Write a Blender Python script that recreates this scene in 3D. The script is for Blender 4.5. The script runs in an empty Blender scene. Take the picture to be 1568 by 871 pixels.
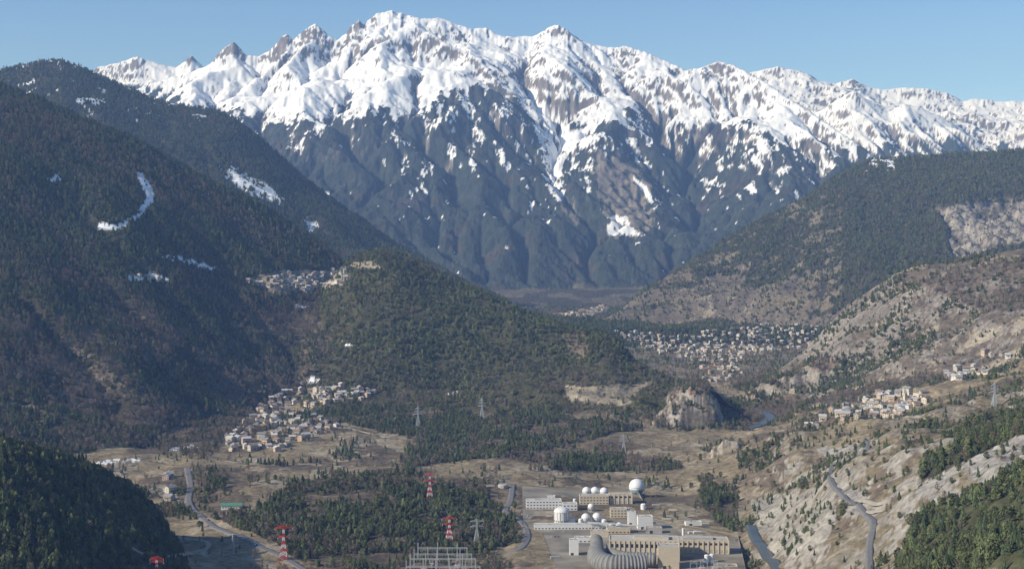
import bpy, math, random, time
import numpy as np
T0=time.time()
random.seed(5); RNG=np.random.default_rng(5)
F=2154.0; HC=410.0; VH=350.0; UC=784.0
sc=bpy.context.scene
sc.view_settings.view_transform='Standard'; sc.view_settings.look='None'; sc.view_settings.exposure=0
# ---------------------------------------------------------------- noise
_ang=RNG.random((512,512)).astype(np.float32)*2*np.pi
GX=np.cos(_ang).ravel(); GY=np.sin(_ang).ravel()
def gn(x,y):
    ix=np.floor(x); iy=np.floor(y); fx=(x-ix).astype(np.float32); fy=(y-iy).astype(np.float32)
    ix=ix.astype(np.int32)&511; iy=iy.astype(np.int32)&511
    ix1=(ix+1)&511; iy1=(iy+1)&511
    a=ix*512+iy; b=ix1*512+iy; c=ix*512+iy1; d=ix1*512+iy1
    sx=fx*fx*(3-2*fx); sy=fy*fy*(3-2*fy)
    n00=GX[a]*fx+GY[a]*fy; n10=GX[b]*(fx-1)+GY[b]*fy
    n01=GX[c]*fx+GY[c]*(fy-1); n11=GX[d]*(fx-1)+GY[d]*(fy-1)
    t=n00+(n10-n00)*sx; t2=n01+(n11-n01)*sx
    return (t+(t2-t)*sy)*1.5
def fbm(x,y,wl,o=4,g=0.5,off=0.):
    r=0;a=1.;w=wl
    for i in range(o):
        r=r+a*gn(x/w+off+17.3*i,y/w+off*1.7+9.1*i); a*=g; w*=0.49
    return r
def ridged(x,y,wl,o=5,g=0.5,off=0.):
    r=0;a=1.;w=wl;s=0
    for i in range(o):
        n=1-2.0*np.abs(gn(x/w+off+7.7*i,y/w+off*1.3+3.3*i)); r=r+a*n; s+=a; a*=g; w*=0.48
    return r/s
def ss(a,b,x):
    t=np.clip((x-a)/(b-a),0,1); return t*t*(3-2*t)
# ---------------------------------------------------------------- grid
us=np.concatenate([np.arange(-560,-60,14.),np.arange(-60,1628,1.5),np.arange(1628,2140,14.)])
ds=[250.]
while ds[-1]<60000:
    d=ds[-1]
    k=0.015 if d<850 else 0.0030 if d<8300 else 0.0019 if d<13700 else 0.0026 if d<17200 else 0.06
    ds.append(d*(1+k))
ds=np.array(ds)
U,D=np.meshgrid(us,ds); NR,NC=U.shape
X=D*(U-UC)/F
x32=X; y32=D
def zof(v,d): return HC-d*(v-VH)/F
# ---------------------------------------------------------------- base (thin plate)
BP=[]
for u in (-560,-200,100,400,650):
    for d in (900,1300,1700,2100,2600,3300,4200,5500,7500): BP.append((u,0 if d>1000 else 10,d))
for u in (850,1000):
    for d in (1300,1600,1700,1850,2000,2200,2600,3300,4200,5500,7500): BP.append((u,0,d))
for u,z,d in [(1100,0,1900),(1150,-12,1600),(1150,-12,1790),(1150,0,2100),(1100,12,2450),(1200,39,2350),(1200,20,1700),(1250,75,1500),(1250,72,1900),
  (1300,97,1500),(1330,83,1350),(1280,102,1700),(1270,88,1900),(1320,78,2200),(1350,72,2600),(1500,114,2900),(1568,131,2400),(1500,145,1900),
  (1568,182,1400),(1568,191,1050),(1568,192,900),(1450,153,1350),(1450,144,1100),(1900,222,900),(1900,236,2500),(1200,23,1400),(1200,23,1200),
  (1060,6,3300),(1150,0,3200),(1140,-4,3000),(1130,0,3700),(1300,0,5000),(1150,0,4600),(1150,0,5500),(1500,30,5500),(2140,60,5500),(2140,230,1200),(2140,260,3500),
  (-560,60,12000),(600,60,12000),(1200,60,12000),(2140,60,12000),(-560,60,60000),(800,60,60000),(2140,60,60000),
  (-200,200,300),(500,200,300),(900,200,300),(1400,230,300),(2140,260,300)]: BP.append((u,z,d))
BP=np.array(BP,float); BA=np.stack([BP[:,0]/400,np.log(BP[:,2])*3.2],1)
def phi(r2): return 0.5*r2*np.log(r2+1e-9)
n=len(BP); r2=((BA[:,None]-BA[None])**2).sum(-1); K=phi(r2)+np.eye(n)*0.01
Pm=np.hstack([np.ones((n,1)),BA]); M=np.block([[K,Pm],[Pm.T,np.zeros((3,3))]])
W=np.linalg.solve(M,np.concatenate([BP[:,1],np.zeros(3)]))
def tps(u,d):
    a=u/400; b=np.log(d)*3.2; r=W[n]+W[n+1]*a+W[n+2]*b
    for i in range(n): r=r+W[i]*phi((a-BA[i,0])**2+(b-BA[i,1])**2)
    return r
cu=np.linspace(us[0],us[-1],140); cd=np.exp(np.linspace(np.log(ds[0]),np.log(ds[-1]),150))
CU,CD=np.meshgrid(cu,cd); CZ=tps(CU,CD)
tmp=np.stack([np.interp(us,cu,CZ[i]) for i in range(len(cd))])
lc=np.log(cd); ld=np.log(ds); idx=np.clip(np.searchsorted(lc,ld)-1,0,len(cd)-2); tt=((ld-lc[idx])/(lc[idx+1]-lc[idx]))[:,None]
Z=tmp[idx]*(1-tt)+tmp[idx+1]*tt
flat=ss(770,800,U)*(1-ss(1090,1140,U))*ss(1600,1680,D)*(1-ss(2120,2250,D))
flat=np.maximum(flat,ss(1040,1080,U)*(1-ss(1190,1230,U))*ss(2850,2930,D)*(1-ss(3250,3350,D)))
bn=fbm(x32,y32,420,5,.5)*16+np.maximum(0,ridged(x32,y32,300,4,.5,5.)-.35)*30*ss(1000,1250,U)*(1-ss(3300,3700,D))
bn+=np.abs(fbm(x32,y32,60,3,.5,2.))*7*ss(1050,1200,U)*(D<3500)
town=ss(3700,4100,D)
Z=Z+bn*(1-flat)*(1-.8*town); Z=Z*(1-flat)
LID=np.zeros(U.shape,np.int8)
print('base',time.time()-T0)
# ---------------------------------------------------------------- layers
def layer(lid,crest,foot,prof,back=.6,soft=0.,k=14.,noise=None,dec=500.,smooth=40,dr=None,warp=0.):
    global Z,LID
    c=np.array(crest,float); fo=np.array(foot,float)
    r0,r1=(0,NR) if dr is None else (np.searchsorted(ds,dr[0]),np.searchsorted(ds,dr[1]))
    u=U[r0:r1]; d=D[r0:r1]; x=X[r0:r1]
    Dc1=np.interp(us,c[:,0],c[:,2]); vc1=np.interp(us,c[:,0],c[:,1]); zc1=zof(vc1,Dc1)
    uu=np.arange(us[0],us[-1],2.); zz=zof(np.interp(uu,c[:,0],c[:,1]),np.interp(uu,c[:,0],c[:,2]))
    kk=np.exp(-.5*(np.arange(-3*smooth,3*smooth+1,2)/smooth)**2); kk/=kk.sum()
    pad=len(kk)//2; zs=np.convolve(np.pad(zz,pad,mode='edge'),kk,'valid')
    zs=np.minimum(zs,zz+80)
    uw=u if warp==0 else u+warp*fbm(x,d,900,3,.5,3.)*np.clip((Dc1[None]-d)/1500,0,1)
    Dc=np.interp(uw,us,Dc1); zcr=np.interp(uw,us,zc1); zcs=np.interp(uw,uu,zs)
    Df=np.interp(uw,fo[:,0],fo[:,2]); zf=np.interp(uw,fo[:,0],fo[:,1])
    w=np.exp(-np.abs(d-Dc)/dec); zc=zcs+(zcr-zcs)*w
    t=(d-Df)/(Dc-Df); p=np.interp(np.clip(t,0,1),[q[0] for q in prof],[q[1] for q in prof])
    h=zf+(zc-zf)*p
    h=np.where(t<0,zf+(d-Df)*0.5,h)
    db=np.maximum(d-Dc,0); h=h-back*(db*db/(db+soft+1e-6) if soft>0 else db)
    if noise is not None: h=h+noise(x,d,u,t)
    z=Z[r0:r1]
    new=0.5*(z+h+np.sqrt((z-h)**2+k*k))-k*.15
    LID[r0:r1]=np.where(h>z,lid,LID[r0:r1]); Z[r0:r1]=new
CA=[(-560,140),(0,130),(120,130),(150,103),(180,97),(210,87),(245,99),(270,104),(292,85),(305,97),(320,112),(380,150),(450,190),(2140,260)]
def nz_far(x,d,u,t): return (ridged(x+d*.35,d*.8,1300,6,.55,5.)-.45)*260*np.clip((1.12-t)*2.5,.1,1)
layer(1,[(u,v,15500) for u,v in CA],[(-560,300,12500),(2140,300,12500)],[(0,0),(1,1)],noise=nz_far,dr=(11500,18000),warp=40)
CR=[(-560,300),(1080,200),(1130,118),(1165,108),(1190,102),(1215,107),(1235,112),(1255,124),(1280,128),(1305,121),(1325,131),(1350,138),(1385,134),(1420,136),(1450,142),(1475,155),(1495,151),(1530,155),(1568,155),(1700,165),(2140,170)]
layer(1,[(u,v,16500) for u,v in CR],[(-560,300,12500),(2140,400,12500)],[(0,0),(.5,.55),(1,1)],noise=nz_far,dr=(11500,20000),warp=40)
def nz_sh(x,d,u,t): return (ridged(x+d*.3,d*.6,750,5,.5,3.)-.4)*190*np.clip((1.15-t)*3,.1,1)
layer(1,[(-560,400,14200),(1180,230,14200),(1235,178,14200),(1268,160,14200),(1290,146,14200),(1310,138,14200),(1335,156,14200),(1360,172,14200),(1385,160,14200),(1408,164,14200),(1440,176,14200),(1470,188,14200),(1500,212,14200),(1540,240,14200),(2140,300,14200)],[(-560,60,11500),(2140,300,11500)],[(0,0),(1,1)],noise=nz_sh,dr=(11000,16000),k=6,warp=35)
CM=[(-560,260,13000),(130,190,13000),(200,140,13200),(250,122,13300),(300,108,13300),(322,98,13300),(335,82,13300),(345,72,13300),(357,65,13300),(366,72,13300),(376,84,13300),(395,86,13300),(412,78,13300),(425,66,13300),(432,55,13300),(440,52,13300),(448,62,13300),(460,52,13300),(472,42,13300),(482,37,13300),(494,45,13300),(503,54,13300),(516,62,13300),
 (530,52,13300),(538,40,13300),(549,31,13300),(557,38,13350),(566,30,13400),(575,22,13400),(600,16,13400),(625,23,13400),(650,30,13400),(675,27,13400),(700,38,13400),(720,44,13400),(745,43,13400),(765,55,13300),(790,57,13300),(820,55,13300),(838,43,13300),(855,38,13300),(870,48,13200),(890,62,13200),(905,68,13200),(930,73,13200),(960,71,13200),(990,80,13100),(1015,92,13000),
 (1050,108,12800),(1075,104,12700),(1100,94,12600),(1125,100,12500),(1150,114,12300),(1175,128,12100),(1200,145,11900),(1250,178,11500),(1290,205,11200),(1330,232,11000),(1400,290,10800),(1500,340,10800),(2140,380,10800)]
FM=[(-560,60,8600),(600,50,8700),(900,30,9000),(1100,30,9000),(1300,30,8800),(2140,60,8800)]
def nz_m(x,d,u,t):
    nb=ridged(x+d*.2,d*.5,1000,4,.45,1.)
    fade=np.clip((1-t)/.22,0,1)
    a=(nb-.3)*110*(.25+.75*fade)
    a=a*np.clip(t*6+.1,0,1)
    return np.where(t>1,a*.4,a)
layer(2,CM,FM,[(0,0),(.3,.26),(.56,.56),(.68,.68),(.8,.73),(.9,.83),(1,1)],back=.7,noise=nz_m,dr=(7500,19000),warp=55,smooth=22,dec=480,k=6)
print('massif',time.time()-T0)
r0,r1=np.searchsorted(ds,8300),np.searchsorted(ds,13700)
sx=X[r0:r1].copy(); sd=D[r0:r1]; su=U[r0:r1]
wx=sx+fbm(sx,sd,700,4,.5,8.)*150; wy=sd+fbm(sx,sd,700,4,.5,21.)*130
def poly_dist(pts):
    P=[((u-UC)/F*d,d,zof(v,d)) for u,v,d in pts]
    best=np.full(sx.shape,1e9); bz=np.zeros(sx.shape)
    for a,b in zip(P[:-1],P[1:]):
        dx,dy=b[0]-a[0],b[1]-a[1]; L=dx*dx+dy*dy
        t=np.clip(((wx-a[0])*dx+(wy-a[1])*dy)/L,0,1)
        dd=np.hypot(wx-a[0]-t*dx,wy-a[1]-t*dy); m=dd<best
        best=np.where(m,dd,best); bz=np.where(m,a[2]+t*(b[2]-a[2]),bz)
    return best,bz
rn=ridged(sx,sd,420,4,.5,31.)
zz=Z[r0:r1]
for pts,s in [([(655,52,13000),(700,78,12700),(742,104,12300),(775,160,11600),(812,235,10900),(852,315,10100),(892,385,9500),(915,425,9100)],.66),
  ([(858,48,13100),(885,110,12500),(915,178,11800),(955,248,11100),(980,310,10400),(1010,370,9800),(1030,410,9400)],.66),
  ([(1015,98,12700),(1080,150,11900),(1140,195,11200),(1175,255,10500),(1200,300,9900)],.64),
  ([(1100,98,12500),(1160,150,12000),(1240,215,11000),(1290,260,10400)],.64),
  ([(600,30,13200),(575,80,12700),(570,130,12000),(590,190,11200),(605,260,10300),(645,340,9600),(690,400,9100)],.6),
  ([(482,42,13200),(470,90,12700),(455,150,11900),(475,205,11200),(520,280,10400),(570,345,9700)],.6),
  ([(357,70,13200),(340,100,12900),(300,130,12500),(290,160,12000)],.6),
  ([(735,60,13000),(725,95,12400),(690,150,11700),(685,200,11000),(730,300,10000),(780,370,9400)],.64),
  ([(549,36,13200),(552,70,12900),(530,100,12600)],.8),
  ([(437,58,13200),(425,90,12900),(400,120,12600)],.8),
  ([(930,76,13100),(950,110,12700),(985,150,12200)],.8),
  ([(960,74,13100),(1000,115,12600),(1040,160,12000)],.8)]:
    bd,bz=poly_dist(pts)
    h=bz-bd*s+rn*20-8
    zz=0.5*(zz+h+np.sqrt((zz-h)**2+8*8))-2
for pts,s in [([(800,122,12700),(828,180,12000),(862,240,11300),(852,290,10700),(885,340,10000),(905,400,9400)],.5),
  ([(960,150,12400),(1035,235,11500),(1050,310,10700),(1075,380,9900)],.5),
  ([(640,90,12500),(640,150,11700),(640,220,10900),(700,330,9900)],.5),
  ([(520,110,12400),(520,170,11500),(545,240,10700),(600,320,9900)],.5)]:
    bd,bz=poly_dist(pts)
    h=bz+bd*s+rn*10
    zz=0.5*(zz+h-np.sqrt((zz-h)**2+40*40))+10
Z[r0:r1]=zz
print('spurs',time.time()-T0)
def nz_f(a,wl,off=0.):
    def f(x,d,u,t): return (ridged(x,d,wl,5,.5,off)-.35)*a*np.clip((1-np.clip(t,0,1))/.3+.12,0,1)*np.clip(t*5+.2,0,1)
    return f
C3=[(-560,150,7000),(-200,120,7000),(0,104,7000),(60,92,7000),(95,88,7000),(130,100,7000),(170,117,7000),(210,134,7000),(240,150,7000),(290,161,7000),(340,167,7000),(365,180,7000),(400,208,7000),(430,235,7000),(460,262,7000),(500,293,6900),(540,322,6900),(580,352,6900),(620,377,6800),(640,387,6800),(700,422,6800),(760,452,6800),(830,500,6800),(2140,640,6800)]
layer(3,C3,[(-560,120,4900),(500,80,4900),(2140,0,5400)],[(0,0),(.5,.45),(1,1)],back=.6,soft=60,noise=nz_f(90,800,4.),dr=(4300,9500),warp=30)
C6=[(-560,900,5600),(830,560,5600),(880,522,5600),(920,493,5700),(960,457,5900),(1000,430,6100),(1050,402,6300),(1100,367,6500),(1150,337,6600),(1200,314,6700),(1250,287,6800),(1290,258,6900),(1330,242,7000),(1420,236,7000),(1568,227,7000),(2140,190,7000)]
layer(6,C6,[(-560,-100,5400),(880,0,5400),(1000,0,5500),(1150,10,5400),(1300,20,5000),(1600,40,4800),(2140,60,4700)],[(0,0),(.25,.3),(.5,.5),(.8,.82),(1,1)],back=.6,soft=80,noise=nz_f(70,700,6.),dr=(4300,9500),warp=30)
C4=[(-560,40,4600),(-200,70,4600),(0,122,4500),(60,145,4500),(100,165,4500),(200,205,4500),(260,238,4500),(330,273,4500),(400,308,4500),(450,339,4500),(480,360,4500),(510,384,4500),(540,410,4450),(580,455,4400),(640,530,4400),(760,640,4400),(2140,900,4400)]
layer(4,C4,[(-560,30,1950),(0,10,2430),(200,5,2700),(350,12,3200),(450,40,3500),(520,110,3700),(600,60,3800),(2140,-200,3800)],[(0,0),(.15,.08),(.5,.42),(.8,.78),(1,1)],back=.6,soft=60,noise=nz_f(60,600,8.),dr=(1700,7500),warp=25)
C7=[(-560,900,3900),(1150,640,3900),(1180,575,3900),(1235,524,3900),(1270,488,3900),(1300,459,3900),(1340,434,3900),(1370,410,3850),(1410,401,3800),(1480,391,3700),(1568,377,3600),(2140,330,3400)]
layer(7,C7,[(-560,-300,3500),(1150,-40,3500),(1240,30,3300),(1400,70,3100),(1568,110,2950),(2140,220,2800)],[(0,0),(.3,.3),(.6,.62),(.85,.9),(1,1)],back=.6,soft=40,noise=nz_f(50,380,12.),dr=(2500,7500),warp=15)
# ---------------------------------------------------------------- helpers on grid
def bil(A,u,d):
    j=np.clip(np.searchsorted(us,u)-1,0,NC-2); i=np.clip(np.searchsorted(ds,d)-1,0,NR-2)
    a=(u-us[j])/(us[j+1]-us[j]); b=(d-ds[i])/(ds[i+1]-ds[i])
    return (A[i,j]*(1-a)+A[i,j+1]*a)*(1-b)+(A[i+1,j]*(1-a)+A[i+1,j+1]*a)*b
def near(A,u,d):
    j=np.clip(np.searchsorted(us,u),0,NC-1); i=np.clip(np.searchsorted(ds,d),0,NR-1); return A[i,j]
def hgt(x,y):
    x=np.asarray(x,float); y=np.asarray(y,float)
    return bil(Z,UC+F*x/y,y)
# ---------------------------------------------------------------- stream erosion (carves dendritic gullies)
def erode(x0,x1,y0,y1,dx,its,k,amp,cap,dif=.06):
    xs_=np.arange(x0,x1,dx); ys_=np.arange(y0,y1,dx); XX,YY=np.meshgrid(xs_,ys_); h,w=XX.shape
    z0=bil(Z,UC+F*XX/YY,YY); z=z0+amp*fbm(XX,YY,110,3,.6,60.)+RNG.random(z0.shape)*3
    N=h*w; ids=np.arange(N).reshape(h,w)
    for it in range(its):
        zp=np.pad(z,1,mode='constant',constant_values=1e9); best=np.zeros((h,w)); rc=ids.copy()
        for a in (-1,0,1):
            for b in (-1,0,1):
                if a==0 and b==0: continue
                s=(z-zp[1+a:1+a+h,1+b:1+b+w])/math.hypot(a,b); m=s>best; best=np.where(m,s,best); rc=np.where(m,ids+a*w+b,rc)
        zf=z.ravel(); o=np.argsort(zf); ol=o.tolist(); rl=rc.ravel().tolist(); A=[1.0]*N
        for i in reversed(ol):
            r=rl[i]
            if r!=i: A[r]+=A[i]
        kk=(k*np.sqrt(np.array(A))).tolist(); zl=zf.tolist()
        for i in ol:
            r=rl[i]
            if r!=i:
                q=kk[i]; zl[i]=(zl[i]+q*zl[r])/(1+q)
        z=np.array(zl).reshape(h,w)
        zp=np.pad(z,1,mode='edge'); z=z+dif*(zp[:-2,1:-1]+zp[2:,1:-1]+zp[1:-1,:-2]+zp[1:-1,2:]-4*z)
    de=np.maximum(z-z0,-cap); return xs_,ys_,de
def apply_er(res,dx,wt,dlo,dhi):
    xs_,ys_,de=res; r0,r1=np.searchsorted(ds,dlo),np.searchsorted(ds,dhi)
    x=X[r0:r1];y=D[r0:r1]
    gx=np.clip((x-xs_[0])/dx,0,len(xs_)-1.001); gy=np.clip((y-ys_[0])/dx,0,len(ys_)-1.001); i=gy.astype(int); j=gx.astype(int); a=gx-j; b=gy-i
    v=(de[i,j]*(1-a)+de[i,j+1]*a)*(1-b)+(de[i+1,j]*(1-a)+de[i+1,j+1]*a)*b
    edge=ss(0,6,gx)*ss(0,6,gy)*ss(0,6,len(xs_)-1-gx)*ss(0,6,len(ys_)-1-gy)
    Z[r0:r1]+=v*edge*wt[r0:r1]
e1=erode(-5200,6200,8400,14900,27,15,.026,14,300,.025)
apply_er(e1,27,np.where((LID==2),1.,.9),8400,14900)
print('erode1',time.time()-T0, e1[2].min(), e1[2].mean())
e2=erode(-3000,3000,2300,7300,26,11,.014,7,100,.04)
wt=np.isin(LID,(3,4,6,7)).astype(float)
for _ in range(3): wt[1:-1,1:-1]=(wt[:-2,1:-1]+wt[2:,1:-1]+wt[1:-1,:-2]+wt[1:-1,2:])/4
apply_er(e2,26,wt,2300,7300)
print('erode2',time.time()-T0)
layer(5,[(-560,900,4200),(380,560,4200),(420,520,4200),(470,468,4200),(500,440,4200),(530,404,4200),(560,388,4200),(585,383,4200),(610,387,4200),(640,402,4180),(700,431,4100),(760,456,4000),(820,484,3900),(870,500,3800),(925,510,3700),(950,528,3650),(970,552,3600),(1000,570,3500),(1060,592,3400),(1130,650,3300),(2140,900,3300)],
  [(-560,-100,3300),(380,-40,3400),(500,0,3250),(700,0,3250),(900,0,3050),(1000,0,3000),(1130,-20,3000),(2140,-200,3000)],[(0,0),(.3,.2),(.7,.72),(.9,.95),(1,1)],back=.7,soft=150,noise=nz_f(55,450,9.),dr=(2500,7500))
def cl(x,d,u,t): return (ridged(x,d*.8,60,5,.6,2.)-.35)*20
layer(8,[(-560,1500,3500),(1090,720,3500),(1120,628,3500),(1150,596,3500),(1185,578,3500),(1220,568,3500),(1250,555,3500),(1282,550,3500),(1310,570,3500),(1345,612,3500),(1380,700,3500),(2140,1500,3500)],
  [(-560,-400,3410),(1100,-14,3410),(1250,5,3410),(1380,10,3410),(2140,-400,3410)],[(0,0),(.3,.35),(.6,.8),(1,1)],back=.3,soft=60,noise=cl,dr=(2700,4200),smooth=8,k=6)
layer(8,[(-560,1500,3000),(980,700,3000),(1005,640,3000),(1025,612,3000),(1045,601,3000),(1060,598,3000),(1080,602,3000),(1096,618,3000),(1118,670,3000),(2140,1500,3000)],
  [(-560,-400,2930),(1005,0,2930),(1118,-4,2930),(2140,-400,2930)],[(0,0),(.4,.5),(1,1)],back=.1,soft=80,noise=cl,dr=(2700,4200),smooth=6,k=5)
layer(8,[(-560,1500,2560),(1070,745,2560),(1092,684,2560),(1112,668,2560),(1130,678,2560),(1150,735,2560),(2140,1500,2560)],
  [(-560,-400,2490),(2140,-400,2490)],[(0,.2),(.4,.6),(1,1)],back=.4,soft=20,noise=cl,dr=(2300,3000),smooth=6,k=5)
layer(9,[(-560,590,1500),(0,674,1650),(60,690,1700),(120,708,1740),(180,735,1780),(215,757,1800),(250,800,1760),(280,850,1700),(310,900,1660),(360,980,1650),(2140,1500,1650)],
  [(-560,120,1100),(0,75,1200),(200,30,1250),(310,-5,1400),(400,-50,1400),(2140,-400,1400)],[(0,0),(.5,.5),(.85,.92),(1,1)],back=.7,soft=40,noise=nz_f(25,250,14.),dr=(900,2700))
print('layers',time.time()-T0)
Z+=fbm(X,D,34,3,.55,40.)*(1.6*(1-flat)*(1-.7*town*(LID==0)))*np.where(LID==8,2.6,1)
mr_=(LID==2)|(LID==1)
Z+=np.where(mr_,(ridged(X+D*.15,D*.85,180,5,.6,61.)-.3)*26,0)
# restore the surveyed crest heights after erosion
def crestfix(cr,dlo,dhi,ulo,uhi,jit=0.,wl=900,wh=260):
    c=np.array([(tuple(p)+(16500,))[:3] for p in cr],float)
    vt=np.interp(us,c[:,0],c[:,1]); Dc=np.interp(us,c[:,0],c[:,2])
    vt=vt+jit*(gn(us/9.,us*0+3.3)+.6*gn(us/4.,us*0+8.3)+.3*gn(us/2.2,us*0+1.3))
    r0,r1=np.searchsorted(ds,dlo),np.searchsorted(ds,dhi); win=ss(ulo-12,ulo+12,us)*(1-ss(uhi-12,uhi+12,us))
    kk=np.exp(-.5*(np.arange(-40,41)/14.)**2); kk/=kk.sum()
    for it in range(4):
        vg=VH+F*(HC-Z[r0:r1])/D[r0:r1]; am=vg.argmin(0); vmin=vg.min(0); Da=ds[r0:r1][am]
        dz=(vmin-vt)/F*Da*win; lo=np.convolve(np.pad(dz,40,mode='edge'),kk,'valid'); hi=dz-lo
        dd=np.abs(D[r0:r1]-Da[None]) if it>0 else np.abs(D[r0:r1]-Dc[None])
        Z[r0:r1]+=lo[None]*np.exp(-dd/wl)+hi[None]*np.exp(-dd/wh)
crestfix(CM,12000,14400,225,1150,jit=1.5,wh=170)
crestfix(CM,10600,12600,1160,1330,jit=1.3,wh=150)
crestfix([(u,v,16500) for u,v in CR],15500,17100,1165,2100,jit=1.0,wl=1100,wh=130)
crestfix([(u,v,15500) for u,v in CA],14900,16500,140,222,jit=1.4,wh=150)
print('crest',time.time()-T0)
def canopy(x,y,off=0.): return np.abs(gn(x/15+off,y/21+off))
VG=VH+F*(HC-Z)/D
# ---------------------------------------------------------------- normals
Zu=np.gradient(Z,us,axis=1); Zd=np.gradient(Z,ds,axis=0)
nx=-Zu; ny=Zu*(U-UC)/F-D/F*Zd; nzv=D/F
L=np.sqrt(nx*nx+ny*ny+nzv*nzv); NX=nx/L; NY=ny/L; NZ=nzv/L
# ---------------------------------------------------------------- cover
nu=fbm(X,D,160,4,.55,50.); nw=fbm(X,D,160,4,.55,60.)
fine=fbm(X,D,28,3,.65,65.)
pxs=np.clip(1500/D,.25,1.2)
pu=U+nu*16*pxs; pv=VG+nw*9*pxs
def poly(pts,dmin=0,dmax=1e9,a=None,b=None):
    a=pu if a is None else a; b=pv if b is None else b
    m=len(pts); ins=np.zeros(a.shape,bool)
    us_=[p[0] for p in pts]; vs_=[p[1] for p in pts]
    bb=(a>min(us_))&(a<max(us_))&(b>min(vs_))&(b<max(vs_))&(D>dmin)&(D<dmax)
    aa=a[bb]; b2=b[bb]; r=np.zeros(aa.shape,bool)
    for i in range(m):
        x1,y1=pts[i]; x2,y2=pts[(i+1)%m]
        if y1==y2: continue
        c=((y1>b2)!=(y2>b2))&(aa<(x2-x1)*(b2-y1)/(y2-y1)+x1); r^=c
    ins[bb]=r; return ins
C=np.zeros(U.shape+(3,)); TR=np.zeros(U.shape); LA=np.zeros(U.shape)
def col(c): return np.array(c)
def setc(m,c):
    global C
    m=np.asarray(m,float)[...,None]; C=C*(1-m)+col(c)*m
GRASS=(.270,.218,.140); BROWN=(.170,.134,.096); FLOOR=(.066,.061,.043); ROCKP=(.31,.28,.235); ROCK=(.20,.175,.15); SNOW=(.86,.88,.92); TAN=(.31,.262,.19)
b0=(LID==0)
big=fbm(X,D,330,4,.55,70.); med=fbm(X,D,90,4,.6,80.)
setc(np.ones(U.shape),BROWN); setc(ss(-.1,.35,big+.3*med),GRASS)
TR=np.clip(.25+big*-.9+med*.7,0,.9); LA=np.clip(.5+.8*fbm(X,D,250,3,.5,90.),0,1)
meadow=[[(725,728),(790,705),(900,715),(1060,735),(1130,800),(1160,880),(790,880),(770,810)],
 [(450,655),(600,640),(628,660),(610,705),(500,740),(400,722),(330,705),(350,668)],
 [(345,722),(440,722),(450,765),(400,790),(345,785)],
 [(140,703),(250,700),(280,760),(180,748)],
 [(195,825),(300,790),(400,810),(500,880),(190,880)],
 [(855,592),(1000,588),(960,625),(870,618)],
 [(960,695),(1200,650),(1250,700),(1240,745),(1160,765),(1080,720)],
 [(1240,690),(1330,660),(1420,670),(1380,720),(1300,740)],
 [(560,560),(600,555),(640,585),(600,592)],[(690,600),(760,602),(740,615),(700,612)]]
for p in meadow:
    m=poly(p,0,3600)&((LID==0)|(LID==4)|(LID==5)); 
    setc(m,GRASS); setc(m&(med>.25),TAN); setc(m&(big+med*.5<-.25),BROWN); TR=np.where(m,.03+.35*(med>.5),TR)
woods=[[(440,738),(640,722),(740,760),(810,795),(790,830),(700,850),(560,880),(480,865),(330,792),(400,770)],
 [(490,598),(740,608),(880,640),(985,650),(830,690),(735,700),(620,720),(640,672),(500,640)],
 [(835,700),(880,690),(965,700),(950,722),(850,722)],[(1075,735),(1140,750),(1165,800),(1120,815),(1070,780)],
 [(0,600),(330,610),(420,590),(330,690),(0,680)]]
for p in woods:
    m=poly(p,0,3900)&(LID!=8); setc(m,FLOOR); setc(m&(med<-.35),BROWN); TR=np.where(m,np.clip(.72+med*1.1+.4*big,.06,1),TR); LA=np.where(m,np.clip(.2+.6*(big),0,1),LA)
m=poly([(0,600),(330,610),(420,590),(340,700),(0,690)],0,3900); LA=np.where(m,.8,LA)
# right foreground : rocky slopes
rf=b0&(U>1130)&(D<2450)
gul=ridged(X,D,140,4,.55,55.)
setc(rf,(.215,.175,.112)); setc(rf&(med>.1),BROWN); setc(rf&(med<-.3),TAN)
rockm=rf&((NZ<.77)|((gul>.55)&(U>1200)&(med>.0)))&(fine>-.35)
setc(rockm,ROCKP); TR=np.where(rf,np.clip(.13+big*.6+med*.45,0.03,.7),TR); TR=np.where(rockm,.07,TR); LA=np.where(rf,.15,LA)
for pp in ([(1400,760),(1568,640),(1640,600),(1640,690),(1500,745),(1440,775)],[(1255,690),(1290,672),(1340,690),(1330,705),(1290,715)],[(1270,735),(1330,770),(1400,765),(1395,790),(1330,800),(1290,790)]):
    m=poly(pp,0,2450); setc(m&(med+.5*fine>-.25),(.31,.285,.25)); TR=np.where(m,.12,TR)
m=poly([(1370,880),(1400,790),(1480,755),(1568,715),(1660,680),(1660,880)],0,2450); setc(m,(.10,.10,.05)); TR=np.where(m,np.clip(.8+med*.7,.2,1),TR); LA=np.where(m,.04,LA)
m=poly([(1400,705),(1480,660),(1568,610),(1640,590),(1640,640),(1500,700),(1420,740)],0,2450); TR=np.where(m,.75,TR); setc(m,FLOOR)
m=poly([(1150,765),(1200,755),(1260,765),(1275,800),(1250,850),(1185,845),(1160,800)],0,2300); setc(m&(gul+med*.5+fine*.4>-.05),(.33,.30,.25)); TR=np.where(m,.12,TR)
m=poly([(1290,690),(1345,665),(1350,640),(1270,650),(1230,670)],0,2700); setc(m,GRASS)
tn=b0&(D>3900); setc(tn,(.20,.175,.14)); setc(tn&(med>.1),GRASS); TR=np.where(tn,.14+.35*(med>.3),TR)
tn=b0&(D>6200); TR=np.where(tn,np.clip(.5+med,0,.9),TR); setc(tn,FLOOR); setc(tn&(fbm(X,D*.4,260,3,.5,12.)>.1),(.13,.115,.08)); Z+=np.where(b0&(D>6200),canopy(X,D)*10,0)
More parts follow.
